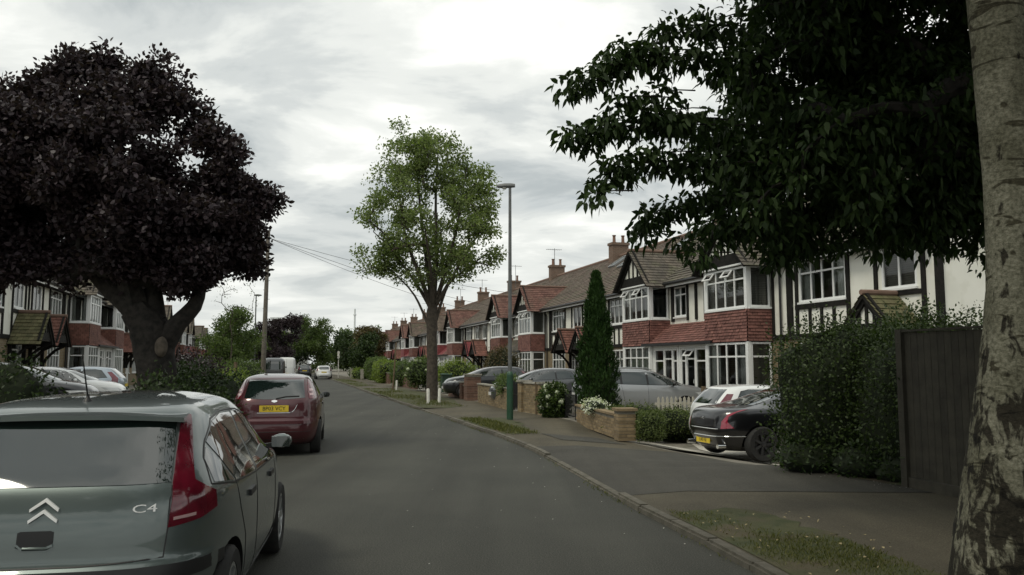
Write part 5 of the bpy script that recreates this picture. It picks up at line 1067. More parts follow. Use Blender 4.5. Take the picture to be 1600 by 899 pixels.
# purple-leaved plum on the left verge: short thick trunk forking low into a broad dense head
bx, by = -6.95, 15.6
ptr = [((bx + .12, by, 0), .44), ((bx + .12, by, .35), .36), ((bx + .10, by, 1.2), .335), ((bx + .03, by, 1.85), .35), ((bx - .1, by, 2.35), .37), ((bx - .38, by, 2.75), .30)]
ells = [(bx - 1.0, by, 5.5, 2.3, 2.1, 1.7), (bx + .9, by, 5.1, 1.1, 1.5, 1.1), (bx - 2.6, by - .3, 5.6, 1.5, 1.6, 1.5), (bx - .9, by, 6.8, 1.3, 1.3, .7), (bx + 1.4, by + .2, 4.7, .6, 1.0, .7), (bx - 2.9, by, 4.3, 1.0, 1.2, .5), (bx + .2, by - .4, 4.4, 1.3, 1.2, .6)]
Tp = in_lobes(ells, 112, 6, .46, 1.7) + in_lobes([(bx - .2, by - .7, 3.75, 1.9, .7, .35), (bx + 1.3, by, 3.95, .7, .8, .4), (bx - 2.6, by - .3, 3.8, 1.0, .8, .4)], 14, 5, .3)
# the ragged outline: boughs standing out from the head (across, height), each a tuft of its own
for (ux, uz) in [(-2.65, 7.25), (-2.0, 7.45), (-1.35, 7.75), (-.95, 7.95), (-.15, 7.75), (.0, 7.35), (.55, 7.15), (.85, 6.75), (1.35, 6.35), (1.7, 6.15), (1.6, 5.65), (2.05, 5.35), (2.3, 5.2), (1.95, 4.85), (1.9, 4.35), (1.75, 3.95), (1.3, 3.65), (.7, 3.75), (-3.2, 6.9), (-3.6, 6.4), (-2.2, 3.75), (-1.3, 3.8)]:
    r0 = rng.uniform(.16, .34); c0 = np.array([bx + ux, by + rng.normal(0, .35), uz]); Tp += [tuple(c0 + unit(1)[0] * r0 * rng.random()**.5) for _ in range(6)]
spikes = [(bx - 1.45, by, 8.0), (bx - .9, by, 8.2), (bx - 2.2, by, 7.8), (bx + .2, by, 8.1), (bx + .5, by, 7.75), (bx + .85, by, 7.3), (bx - 2.9, by, 7.6), (bx + 1.9, by, 5.5), (bx + 2.4, by, 5.35), (bx + 1.55, by, 6.4), (bx - 3.3, by - .3, 7.3)]
_e = np.array([e[:6] for e in ells])[rng.integers(0, len(ells), 70)]; _q = _e[:, :3] + unit(70) * _e[:, 3:6] * rng.uniform(1.0, 1.12, (70, 1)); Tp += [tuple(p) for p in _q if p[2] > 3.6]
Tp += spikes + [(s[0] + random.uniform(-.15, .15), s[1], s[2] - .3) for s in spikes]
Tp = [(x - .28, y, z - .30) for x, y, z in Tp]
plum = make_tree('plum_tree', 'broad dark purple-leaved tree with thick forked trunk on left verge', ptr, Tp, 66, .175, .115, .08, 'leaf_purple', 'bark_dark', group=GT, shape='leaf', seed=4, tip=.010, expo=.52, trunk_kw=dict(rough=.10, sides=26), attach=4, rmax=.24)
m = MB()
for pth, rr in (([(bx - .15, by, 2.4), (bx - .6, by - .05, 2.85), (bx - 1.2, by, 3.35), (bx - 1.8, by, 4.1), (bx - 2.1, by, 4.9)], [.31, .23, .18, .13, .08]), ([(bx, by, 2.05), (bx + .35, by - .05, 2.5), (bx + .62, by, 2.82), (bx + .72, by, 3.25), (bx + .75, by, 4.1)], [.26, .17, .135, .115, .08]), ([(bx - .1, by, 2.3), (bx - .25, by + .1, 3.2), (bx - .5, by + .1, 4.3), (bx - .4, by, 5.4)], [.22, .15, .11, .06])):
    P = catmull(pth, .15); m.tube([tuple(p) for p in P], list(np.interp(np.linspace(0, 1, len(P)), np.linspace(0, 1, len(rr)), rr)), 14)
o = m.build('main_limbs', 'bark_dark', plum, True); o.location = (-bx, -by, 0)
sc_ = MB(); sc_.lathe([(0, .03), (.10, .02), (.145, -.02), (.16, -.09)], 16)
sc_.v = [(v[0] * .75 + bx + .14, by - .37 - v[2] * .9 , v[1] * 1.25 + 2.02) for v in sc_.v]; o = sc_.build('pruning_scar', 'cut_wood', plum, True); o.location = (-bx, -by, 0)
# tall street tree in the right verge
tx, ty = -3.55, 35.7
strk = [((tx, ty, .05), .34), ((tx, ty, .4), .26), ((tx + .0, ty, 1.6), .235), ((tx - .02, ty, 3.0), .23), ((tx, ty, 4.0), .25), ((tx, ty, 4.3), .18)]
slead = [(3, [(tx - .8, ty, 4.7), (tx - 1.7, ty + .1, 5.7)], .07, .03), (4, [(tx - .5, ty, 5.4), (tx - 1.3, ty, 7.6), (tx - 1.7, ty, 10.6)], .12, .02), (4, [(tx - .25, ty + .2, 5.8), (tx - .6, ty + .2, 8.5), (tx - .9, ty + .1, 11.6)], .12, .02), (4, [(tx + .15, ty - .1, 6.0), (tx + .1, ty, 9.0), (tx + .2, ty, 11.8)], .12, .02), (4, [(tx + .5, ty, 5.6), (tx + 1.1, ty, 8.0), (tx + 1.5, ty, 10.6)], .12, .02), (4, [(tx + .7, ty - .3, 5.2), (tx + 1.7, ty - .2, 6.9), (tx + 2.5, ty, 8.2)], .09, .02), (3, [(tx + .7, ty, 5.2), (tx + 1.6, ty + .2, 6.0), (tx + 2.5, ty, 6.7)], .08, .025), (4, [(tx - .8, ty + .3, 5.3), (tx - 1.9, ty, 6.8), (tx - 2.7, ty, 7.6)], .09, .02), (4, [(tx, ty - .9, 5.6), (tx - .2, ty - 1.8, 7.6)], .12, .03), (4, [(tx, ty + .9, 5.8), (tx + .2, ty + 1.8, 8.0)], .12, .03)]
ells = [(tx - .1, ty, 8.5, 2.9, 2.8, 2.6, 13), (tx + 1.9, ty, 7.8, 1.4, 1.8, 1.9, 5), (tx - 2.1, ty, 7.6, 1.3, 1.8, 1.6, 4.5), (tx - .2, ty, 11.0, 1.5, 1.6, 1.0, 5), (tx - 1.4, ty, 10.3, 1.2, 1.4, 1.5, 5.5), (tx + 1.5, ty, 10.0, 1.2, 1.4, 1.4, 5.5), (tx + 2.5, ty, 6.5, .9, 1.2, .7), (tx - 2.5, ty, 6.3, .9, 1.2, .6), (tx - 1.4, ty, 12.0, .4, .5, .6, .7), (tx + .4, ty, 11.9, .5, .6, .4, .7), (tx, ty, 6.1, 2.3, 2.0, .8, 6)]
Ts = in_lobes(ells, 185, 3, .42, 1.9)
make_tree('street_tree', 'tall green street tree with fanning limbs in right verge', strk, Ts, 30, .23, .155, .092, 'leaf_street', 'bark', group=GT, seed=9, tip=.011, expo=.48, trunk_kw=dict(rough=.05, sides=18), attach=4, rmax=.06, leaders=slead)
# birch close by on the right, its hanging boughs filling the upper right
bx, by = 3.25, 5.35
btr = [((3.15, by, -.05), .38), ((3.16, by, .25), .30), ((3.20, by, .75), .25), ((3.28, by, 1.3), .215), ((3.39, by, 2.2), .182), ((3.40, by, 3.05), .176), ((3.36, by, 4.1), .172), ((3.36, by + .1, 5.4), .15), ((3.4, by + .2, 6.8), .12)]
ells = [(4.0, 8.4, 4.5, 2.0, 1.8, 1.55), (2.75, 8.0, 4.2, .95, 1.1, 1.0), (5.4, 8.6, 4.3, 1.8, 1.6, 1.55), (3.3, 8.2, 3.5, 1.35, 1.2, .7), (4.7, 8.7, 3.4, 1.2, 1.0, .65), (3.1, 7.8, 5.15, 1.2, 1.1, .75), (3.6, 6.6, 6.4, 2.4, 2.6, 1.2), (6.4, 7.2, 4.9, 1.5, 2.0, 1.6)]
Tb = [tuple(p) for p in in_ell(ells, 700, 1.3)]
fing = []
for (p, q, n) in (((2.0, 7.8, 4.75), (.56, 7.5, 4.38), 15), ((2.2, 7.9, 5.15), (1.05, 7.7, 4.78), 9), ((1.9, 7.8, 4.05), (.50, 7.5, 3.80), 14), ((1.6, 7.8, 4.25), (.95, 7.6, 4.05), 6), ((1.9, 7.9, 3.7), (.78, 7.5, 3.42), 12), ((2.1, 8.0, 3.3), (1.25, 7.9, 3.05), 9), ((2.5, 8.0, 3.1), (1.75, 8.0, 2.85), 8), ((3.4, 8.1, 2.95), (2.6, 8.0, 2.72), 7)):
    for k in range(n):
        f = k / (n - 1); fing.append(tuple(np.array(p) + (np.array(q) - np.array(p)) * f + np.array([0, 0, .12 * math.sin(f * 3.1)]) + rng.normal(size=3) * .05))
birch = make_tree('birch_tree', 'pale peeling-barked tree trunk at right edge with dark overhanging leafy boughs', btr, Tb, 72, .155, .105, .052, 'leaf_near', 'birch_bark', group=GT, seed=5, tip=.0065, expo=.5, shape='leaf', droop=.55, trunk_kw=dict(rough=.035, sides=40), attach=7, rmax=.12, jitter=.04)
boff = (-btr[0][0][0], -btr[0][0][1], -btr[0][0][2])
o = link_mesh('outer_sprays', foliage(fing, 60, .085, .10, .05, 'leaf_near', 'leaf', .6), None, birch); o.location = boff
m = MB()
for p in fing:
    q = np.array(p); m.tube([tuple(q), tuple(q + np.array([.16, .05, .04])), tuple(q + np.array([.36, .1, .05]))], [.004, .006, .008], 4, False)
o = m.build('outer_twigs', 'bark_dark', birch); o['kind'] = 'stuff'; o.location = boff
top = in_ell([(3.2, 5.6, 7.3, 3.0, 4.4, 1.0), (4.6, 1.5, 6.6, 3.2, 4.0, 1.2), (5.6, 7.0, 7.6, 2.6, 3.6, 1.3), (2.2, .0, 6.9, 2.6, 3.2, .9), (.4, -3.2, 7.2, 3.6, 3.6, 1.2), (5.8, 3.6, 6.6, 2.4, 3.4, 1.0)], 520, 1.3)  # unseen leaf canopy overhead and behind, added to shade the near road and footway
top = top[top[:, 2] > 1.72 + .4536 * np.maximum(top[:, 1], 0) + .55]
o = link_mesh('added_shade_crown', foliage([tuple(p) for p in top], 42, .34, .24, .11, 'leaf_near', 'leaf', .4), None, birch); o.location = boff
tpos, tpar, trad, _ = grow(btr, [tuple(p) for p in top[::3]], seed=8, tip=.008, expo=.5, attach_from=7, rmax=.1)
o = link_mesh('added_shade_branches', limbs_mesh(tpos, tpar, trad, len(btr), 'added_shade_branches', 'bark_dark'), None, birch); o.location = boff
# unseen tree added behind the viewer to shade the near cars and carriageway
ntr = [((-6.3, -2.2, 0), .36), ((-6.3, -2.2, .5), .28), ((-6.25, -2.2, 2.4), .25), ((-6.2, -2.1, 4.2), .22)]
make_tree('street_tree', 'unseen shade tree added just behind the camera on the left verge', ntr, in_lobes([(-5.4, -2.6, 7.0, 3.6, 3.4, 1.9), (-3.0, -3.4, 6.9, 2.6, 3.0, 1.5), (-6.6, -1.4, 6.4, 2.2, 1.8, 1.4)], 80, 5, .7), 46, .34, .24, .14, 'leaf_dark', 'bark', group=GT, seed=19, tip=.012, expo=.48, attach=2, rmax=.16)
# trees further off
def small_tree(name, label, x, y, h, rx, ry, z0, leaf, n=90, per=40, Ls=.28, Ws=.2, sig=.42, seed=1, trunk_r=.14, group=GT):
    tr = [((x, y, 0), trunk_r * 1.4), ((x, y, .4), trunk_r), ((x + .1, y, z0 + .3), trunk_r * .9)]
    e = [(x, y, (z0 + h) / 2, rx, ry, (h - z0) / 2), (x - rx * .35, y, z0 + (h - z0) * .35, rx * .75, ry * .7, (h - z0) * .3), (x + rx * .3, y, z0 + (h - z0) * .62, rx * .7, ry * .7, (h - z0) * .32)]
    make_tree(name, label, tr, in_lobes(e, n // 5, 5, rx * .26, 2.0), per, sig * .8, Ls, Ws, leaf, group=group, seed=seed, tip=.02, expo=.42, trunk_kw=dict(sides=10))
small_tree('leafy_tree', 'bushy mid-green tree left of the red car, bare twigs above', -16.1, 46, 4.8, 1.5, 1.7, .9, 'leaf_mid', 110, 44, .15, .1, .34, 3)
small_tree('leafy_tree', 'second bushy mid-green tree beside the left lamp post', -19.9, 58, 5.2, 1.8, 1.8, 1.0, 'leaf_mid', 90, 40, .17, .11, .36, 13)
small_tree('plum_tree', 'dark purple tree far down the left pavement', -24.5, 84, 7.3, 2.4, 2.4, 1.6, 'leaf_purple', 90, 40, .26, .18, .42, 5)
small_tree('leafy_tree', 'rounded bright green tree at the far end of the road', -26.5, 104, 8.2, 3.1, 3.0, 1.0, 'leaf_mid', 120, 48, .26, .17, .45, 6)
small_tree('leafy_tree', 'low dark green tree left of the far rounded tree', -30.0, 101, 5.6, 2.6, 2.6, .8, 'leaf_mid', 80, 40, .28, .18, .45, 7)
small_tree('leafy_tree', 'brownish bushy tree on the right before the far houses', -16.6, 88, 5.1, 2.1, 2.2, .6, 'leaf_dark', 100, 46, .25, .17, .45, 8)
small_tree('leafy_tree', 'russet-tinged tree just behind the brownish bushy one', -18.0, 99, 6.0, 2.2, 2.2, 1.6, 'leaf_brown', 80, 40, .28, .18, .45, 18)
for i, (x, y, h, r, lf, lb) in enumerate([(-38, 150, 9, 7, 'leaf_dark', 'dark tree belt left of the road end'), (-30, 160, 8, 6, 'leaf_mid', 'green tree closing the far end of the road'), (-28, 175, 7.5, 7, 'leaf_mid', 'green tree right of the road end beyond the far houses'), (-52, 150, 8, 7, 'leaf_dark', 'dark tree far left behind the left row'), (-30, 200, 8, 8, 'leaf_dark', 'dark far tree low behind the right row'), (22, 62, 9.4, 3.0, 'leaf_mid', 'green tree top showing above the roofs left of the chimney')]):
    small_tree('distant_tree', lb, x, y, h, r, r * .8, 1.0, lf, 90, 40, .5, .34, .9, 30 + i, .25, 'distant trees')
# twiggy bare saplings standing above the left bushes
def bare(x, y, h, label, seed):
    r = random.Random(seed); tr = [((x, y, 0), .05), ((x, y, 1.2), .04), ((x + .05, y, 2.6), .03)]
    tg = [(x + r.uniform(-1.0, 1.0), y + r.uniform(-.6, .6), r.uniform(h * .7, h)) for _ in range(16)]
    make_tree('bare_sapling', label, tr, tg, 5, .16, .09, .06, 'leaf_mid', seed=seed, tip=.009, expo=.4, trunk_kw=dict(sides=8), group='twiggy saplings')
bare(-14.9, 42.5, 6.3, 'thin twiggy sapling rising above the bushes left of the telegraph pole', 2)
# hedges and shrubs: dark core with leaves over an uneven skin
def rounded(name, c, r, mat, power=4.0, seed=0, bump=.08, nu=20, nv=12):
    rnd = np.random.default_rng(seed); ph = rnd.random(8) * 6.28; V = []; F = []
    def sp(t): return math.copysign(abs(t)**(2 / power), t)
    for i in range(nv + 1):
        f = -math.pi / 2 + math.pi * i / nv
        for j in range(nu):
            g = 2 * math.pi * j / nu; k = 1 + bump * (math.sin(3 * g + ph[0] + 2 * f) + math.sin(5 * g + ph[1] - 3 * f) * .7 + math.sin(7 * f + ph[2] + g) * .5)
            V.append((c[0] + r[0] * k * sp(math.cos(f)) * sp(math.cos(g)), c[1] + r[1] * k * sp(math.cos(f)) * sp(math.sin(g)), c[2] + r[2] * (k if f > 0 else 1) * sp(math.sin(f))))
    for i in range(nv):
        for j in range(nu): F.append((i * nu + j, i * nu + (j + 1) % nu, (i + 1) * nu + (j + 1) % nu, (i + 1) * nu + j))
    return V, F
def shrub(name, label, boxes, n, Ls, Ws, leaf, cat='shrub', group=None, power=4.0, thick=.12, seed=0, flowers=None, rz=0.0, origin=None, up=.3, core=.9, sprigs=0):
    """boxes: list of (cx, cy, cz, rx, ry, rz) rounded blocks, relative to origin"""
    ox, oy, oz = origin; root = empty(name, origin, rz); tag(root, label, cat, group); cm = MB(); Ps = []; Ns = []
    areas = np.array([b[3] * b[4] + b[4] * b[5] + b[3] * b[5] for b in boxes]); areas = areas / areas.sum()
    for bi, b in enumerate(boxes):
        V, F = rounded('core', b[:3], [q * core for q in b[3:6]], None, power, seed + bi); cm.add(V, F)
        V, F = rounded('skin', b[:3], b[3:6], None, power, seed + bi); V = np.array(V); Fa = np.array(F); A, B, C, D = (V[Fa[:, k]] for k in range(4))
        ar = np.linalg.norm(np.cross(C - A, D - B), axis=1) + 1e-9; k = rng.choice(len(Fa), max(1, int(n * areas[bi])), p=ar / ar.sum()); u = rng.random((len(k), 1)); v = rng.random((len(k), 1))
        P = (A[k] * (1 - u) + B[k] * u) * (1 - v) + (D[k] * (1 - u) + C[k] * u) * v; N_ = P - np.array(b[:3]); N_ = N_ / np.array(b[3:6])**2; N_ /= np.linalg.norm(N_, axis=1, keepdims=True) + 1e-9
        P = P + N_ * rng.normal(0, thick, (len(k), 1)); Ps.append(P); Ns.append(N_)
    P = np.concatenate(Ps); N_ = np.concatenate(Ns); keep = P[:, 2] > .0; P, N_ = P[keep], N_[keep]
    D = N_ * .5 + unit(len(P)); D[:, 2] += .25; Nn = N_ + unit(len(P)) * .7; Nn[:, 2] += up
    if sprigs:
        top = P[N_[:, 2] > .5]; k = rng.choice(len(top), sprigs); Q = top[k]
        for j in range(7):
            P = np.concatenate([P, Q + np.array([0, 0, .045 * j]) + rng.normal(size=(sprigs, 3)) * .012]); dd = unit(sprigs); dd[:, 2] = .5; D = np.concatenate([D, dd]); Nn = np.concatenate([Nn, unit(sprigs)])
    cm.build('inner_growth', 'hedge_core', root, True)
    link_mesh('foliage', leaf_mesh('foliage', P, D, Nn, rng.uniform(.7, 1.3, len(P)) * Ls, rng.uniform(.75, 1.2, len(P)) * Ws, leaf), None, root)
    if flowers:
        nf, fr = flowers; cand = P[(N_[:, 2] > -.3)] if len(P) == len(N_) else P; k = rng.choice(len(cand), nf)
        for i in k:
            q = 60; c_ = cand[i]; dd = unit(q); fl = leaf_mesh('flower_head', c_ + dd * fr * .75, np.cross(dd, unit(q)), dd, np.full(q, fr * .75), np.full(q, fr * .7), 'petal'); link_mesh('flower_head', fl, None, root)
    return root
mk_leaf('leaf_clipped', (0.05, 0.075, 0.020), (0.13, 0.16, 0.05), 0.25)
mk_leaf('leaf_tallhedge', (0.016, 0.030, 0.007), (0.055, 0.085, 0.020), 0.2)
GS = 'garden hedges and shrubs'
shrub('tall_hedge', 'tall dark privet hedge between the black saloon and the wooden fence', [(0, 0, 1.1, .95, .55, 1.1), (1.6, .1, 1.15, 1.2, .6, 1.17), (3.2, .2, 1.18, 1.2, .6, 1.17), (.55, -.9, 1.05, .5, .75, 1.05), (4.6, .2, 1.15, 1.2, .6, 1.15)], 66000, .058, .034, 'leaf_tallhedge', 'hedge', GS, 2.7, .13, 1, origin=(5.1, 12.7, .0), sprigs=380)
shrub('low_shrub', 'low ragged growth at the foot of the tall hedge', [(0, 0, .18, .5, .35, .25), (.55, -.5, .16, .4, .4, .22), (.9, -1.0, .12, .35, .4, .2)], 2600, .075, .035, 'leaf_dark', 'shrub', GS, 2.4, .08, 2, origin=(4.55, 12.4, .1))
def conifer():
    x, y = 2.45, 23.2; root = empty('conifer', (x, y, 0)); tag(root, 'slim conical conifer behind the low brick wall', 'tree', GT); H, r0 = 4.42, .53
    n = 15000; t = rng.random(n)**.8; prof = r0 * np.clip(1 - (t - .25) / .76, 0, 1)**.78; prof = np.where(t < .25, r0 * (.86 + t * .56), prof); a = rng.random(n) * 2 * np.pi
    lump = 1 + .17 * np.sin(a * 3 + t * 23) + .13 * np.sin(a * 5 - t * 41); rr = prof * lump * rng.uniform(.78, 1.1, n) + rng.normal(0, .025, n)
    P = np.stack([rr * np.cos(a), rr * np.sin(a), .15 + t * (H - .25)], 1); D = np.stack([np.cos(a) * .5, np.sin(a) * .5, np.full(n, 1.0)], 1) + unit(n) * .45; Nn = np.stack([np.cos(a), np.sin(a), np.full(n, .25)], 1) + unit(n) * .5
    link_mesh('foliage', leaf_mesh('foliage', P, D, Nn, rng.uniform(.08, .16, n), rng.uniform(.03, .06, n), 'leaf_conifer'), None, root)
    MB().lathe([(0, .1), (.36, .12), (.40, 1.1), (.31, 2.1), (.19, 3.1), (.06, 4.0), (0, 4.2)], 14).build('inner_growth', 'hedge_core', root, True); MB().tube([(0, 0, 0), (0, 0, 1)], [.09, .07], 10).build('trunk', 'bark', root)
conifer()
shrub('clipped_hedge', 'rounded clipped low hedge just right of the brick pillar', [(0, 0, .28, .30, .36, .31)], 3800, .05, .03, 'leaf_clipped', 'hedge', GS, 3.2, .03, 3, origin=(3.08, 18.1, 0))
shrub('clipped_hedge', 'low hedge behind the brick pillar in front of picket fence', [(0, 0, .30, .6, .35, .34), (.95, .25, .22, .55, .32, .30)], 5200, .055, .032, 'leaf_clipped', 'hedge', GS, 3.2, .05, 4, origin=(2.95, 19.9, 0))
shrub('garden_shrub', 'ragged green shrub before the picket fence beside the white hatchback', [(0, 0, .18, .55, .35, .5)], 2600, .06, .03, 'leaf_mid', 'shrub', GS, 2.4, .08, 5, origin=(4.3, 20.6, -.2))
shrub('hydrangea', 'white-flowered hydrangea bush beside the brick gateway', [(0, 0, .45, .42, .40, .48)], 2400, .10, .065, 'leaf_hedge', 'shrub', GS, 2.3, .05, 6, origin=(1.28, 24.6, .08), flowers=(26, .085))
shrub('creeping_plant', 'pale-flowered plants spilling over the low brick wall', [(0, 0, .52, .28, .75, .16)], 700, .06, .035, 'petal', 'plant', GS, 2.3, .04, 7, origin=(2.18, 21.2, .05))
shrub('wall_plant', 'grassy green plants above the long brown brick wall', [(0, 0, .82, .35, 1.6, .30), (.1, -1.7, .8, .3, .7, .25)], 2400, .16, .04, 'leaf_mid', 'plant', GS, 2.3, .08, 8, origin=(-.2, 31.0, .05))
shrub('flowering_shrub', 'white-flecked green shrub left of the street tree', [(0, 0, 1.0, .95, .9, .75), (.2, .2, 1.3, .6, .6, .5)], 3600, .12, .075, 'leaf_mid', 'shrub', GS, 2.2, .1, 9, origin=(-5.3, 47.5, .1), flowers=(22, .09))
shrub('golden_shrub', 'golden-green shrub just right of the street tree trunk', [(0, 0, .85, 1.1, .8, .75)], 3600, .12, .06, 'leaf_bright', 'shrub', GS, 2.2, .12, 10, origin=(-3.0, 44.0, .1))
shrub('red_shrub', 'dark russet shrub in front of the crimson hood, right of street tree', [(0, 0, 1.2, .9, .8, 1.1)], 3000, .12, .07, 'leaf_brown', 'shrub', GS, 2.2, .12, 11, origin=(-.6, 44.0, .1))
shrub('garden_hedge', 'pale clipped hedge along the far right gardens', [(0, 0, .85, .8, 2.8, .85)], 4200, .13, .08, 'leaf_bright', 'hedge', GS, 4, .06, 12, origin=(-10.6, 67.0, .1), rz=R(16))
shrub('garden_hedge', 'second clipped hedge further along the far right gardens', [(0, 0, 1.0, .9, 3.2, 1.0)], 4200, .15, .09, 'leaf_mid', 'hedge', GS, 4, .06, 13, origin=(-12.8, 76.5, .1), rz=R(16))
shrub('garden_hedge', 'mid-green hedge behind the leaning stake on the right', [(0, 0, .8, .8, 2.2, .8)], 3600, .12, .07, 'leaf_mid', 'hedge', GS, 3, .1, 14, origin=(-7.6, 57.0, .1), rz=R(16))
for i, (x, y, r, h) in enumerate([(-15.6, 82, .7, .9), (-14.7, 80, .6, .8), (-17.3, 90, .9, 1.0)]):
    shrub('garden_shrub', ['small pale shrub at the far right pavement edge', 'small round shrub beside the far concrete posts', 'leafy shrub below the brownish tree far down right'][i], [(0, 0, h * .5, r, r, h * .55)], 1100, .13, .08, ['leaf_bright', 'leaf_mid', 'leaf_mid'][i], 'shrub', GS, 2.3, .1, 15 + i, origin=(x, y, .1))
# left gardens
shrub('garden_shrub', 'dark leafy shrub at the left edge beyond the foreground car', [(0, 0, .75, .9, .8, .85), (-.8, -.3, .7, .8, .8, .8)], 5200, .085, .055, 'leaf_dark', 'shrub', GS, 2.3, .14, 21, origin=(-9.55, 14.9, .1))
shrub('garden_shrub', 'dense dark shrub around the foot of the purple tree', [(0, 0, .65, .75, .7, .75), (.6, .5, .6, .7, .7, .65)], 6000, .085, .055, 'leaf_dark', 'shrub', GS, 2.4, .14, 22, origin=(-7.55, 18.4, .1))
shrub('purple_shrub', 'purple-leaved shrub right of the purple tree trunk', [(0, 0, .95, .9, .8, .8)], 4200, .09, .06, 'leaf_purple', 'shrub', GS, 2.3, .16, 23, origin=(-9.3, 23.2, .1))
shrub('garden_shrub', 'light green leafy shrub between purple tree and red car', [(0, 0, .65, 1.0, .8, .65), (.7, .3, .6, .7, .7, .6)], 4600, .10, .055, 'leaf_bright', 'shrub', GS, 2.3, .12, 24, origin=(-10.7, 28.4, .1))
shrub('garden_shrub', 'mid-green shrub under the left bushy tree', [(0, 0, .7, 1.3, .9, .8)], 3600, .11, .06, 'leaf_mid', 'shrub', GS, 2.3, .14, 25, origin=(-13.4, 37.0, .1))
shrub('garden_shrub', 'rounded grey-green shrub left of the red car rear', [(0, 0, .8, 1.1, .9, .85)], 3800, .10, .06, 'leaf_mid', 'shrub', GS, 2.6, .08, 26, origin=(-13.7, 40.5, .1))
shrub('garden_shrub', 'leafy undergrowth hiding the base of the purple tree trunk', [(0, 0, .6, .5, .45, .7), (.8, .1, .45, .55, .5, .55)], 5200, .08, .05, 'leaf_dark', 'shrub', GS, 2.3, .12, 27, origin=(-6.35, 14.6, .1))
# verge grass
def grass():
    n = 9000; P = []
    poly_y = rng.uniform(2.0, 9.1, n * 2); k0 = np.interp(poly_y, KR[:, 1], KR[:, 0]) + .16; k1 = np.interp(poly_y, [2, 3, 6.3, 7.95, 9.1], [4.1, 3.9, 3.35, 3.09, 2.72]); x = k0 + (k1 - k0) * rng.random(n * 2)
    f = np.sin(x * 3.1 + poly_y * 1.7) + np.sin(x * 1.3 - poly_y * 2.9) + rng.normal(0, .5, n * 2) + np.where(poly_y > 8.2, -(poly_y - 8.2) * 1.6, 0) - np.where(x - k0 < .35, .6, 0); m = f > .15; x, y = x[m][:n], poly_y[m][:n]; q = len(x)
    P = np.stack([x, y, np.full(q, ZP + .004)], 1); D = unit(q) * .6; D[:, 2] = rng.uniform(.4, 1, q)
    link_mesh('verge_grass', leaf_mesh('verge_grass', P, D, unit(q), rng.uniform(.02, .055, q), rng.uniform(.005, .010, q), 'grass_blade'))['kind'] = 'stuff'
    bpy.data.objects['verge_grass']['label'] = 'worn short grass on the verge around the birch trunk'
    P = []
    for (ya, yb, w, cnt) in ((18.7, 23.9, .75, 2200), (30, 51, 1.7, 4600), (56, 79, 1.5, 2200)):
        y = rng.uniform(ya, yb, cnt); x = np.interp(y, KR[:, 1], KR[:, 0]) + .18 + rng.random(cnt) * w; f = np.sin(x * 2.3 + y) + np.sin(y * .7 - x * 1.1) + rng.normal(0, .6, cnt); P.append(np.stack([x, y, np.full(cnt, ZP + .004)], 1)[f > -.3])
    P = np.concatenate(P); q = len(P); D = unit(q) * .6; D[:, 2] = rng.uniform(.4, 1, q); o = link_mesh('patchy_grass', leaf_mesh('patchy_grass', P, D, unit(q), rng.uniform(.05, .12, q), rng.uniform(.012, .025, q), 'grass_blade')); tag(o, 'patchy dry grass in the verges along the right kerb', None, None, 'stuff')
    # weeds in the channel and along the hedge foot
    y = np.concatenate([rng.uniform(5, 40, 1800), rng.uniform(10.7, 13.2, 1500)]); x = np.interp(y, KR[:, 1], KR[:, 0]) - .04 + rng.normal(0, .035, len(y)); x[1800:] = np.interp(y[1800:], GR[:, 1], GR[:, 0]) + rng.normal(.08, .12, 1500); f = np.sin(y * 1.9) + np.sin(y * .63 + 1) + rng.normal(0, .5, len(y)) + np.where(np.arange(len(y)) >= 1800, 2, 0)
    P = np.stack([x, y, np.where(np.arange(len(y)) >= 1800, .02 + 0 * y, .0)], 1)[f > .5]; q = len(P); D = unit(q) * .7; D[:, 2] = rng.uniform(.4, 1, q); o = link_mesh('kerb_weeds', leaf_mesh('kerb_weeds', P, D, unit(q), rng.uniform(.02, .06, q), rng.uniform(.006, .014, q), 'grass_blade')); tag(o, 'small weeds growing along the kerb channel and hedge foot', None, None, 'stuff')
    # fallen leaves and daisies on the verge, crumbs of litter on the road
    y = rng.uniform(4.5, 9.0, 90); x = np.interp(y, KR[:, 1], KR[:, 0]) + .2 + rng.random(90) * 1.4; P = np.stack([x, y, np.full(90, ZP + .035)], 1); D = unit(90); D[:, 2] *= .2
    o = link_mesh('fallen_leaves', leaf_mesh('fallen_leaves', P, D, np.tile([[0, 0, 1.0]], (90, 1)) + unit(90) * .3, rng.uniform(.02, .05, 90), rng.uniform(.015, .03, 90), 'dead_leaf')); tag(o, 'pale fallen leaves scattered on the near verge', None, None, 'stuff')
    y = np.concatenate([rng.uniform(4.5, 30, 80), rng.uniform(10.6, 13, 40)]); x = np.concatenate([np.interp(y[:80], KR[:, 1], KR[:, 0]) - np.abs(rng.normal(0, 1.6, 80)), np.interp(y[80:], GR[:, 1], GR[:, 0]) - rng.random(40) * .6]); P = np.stack([x, y, np.where(np.arange(120) < 80, .008, ZP + .012)], 1); D = unit(120); D[:, 2] *= .15
    o = link_mesh('road_litter', leaf_mesh('road_litter', P, D, np.tile([[0, 0, 1.0]], (120, 1)), rng.uniform(.01, .03, 120), rng.uniform(.008, .02, 120), 'litter')); tag(o, 'tiny pale petals and leaf litter on the road and footway', None, None, 'stuff')
grass()

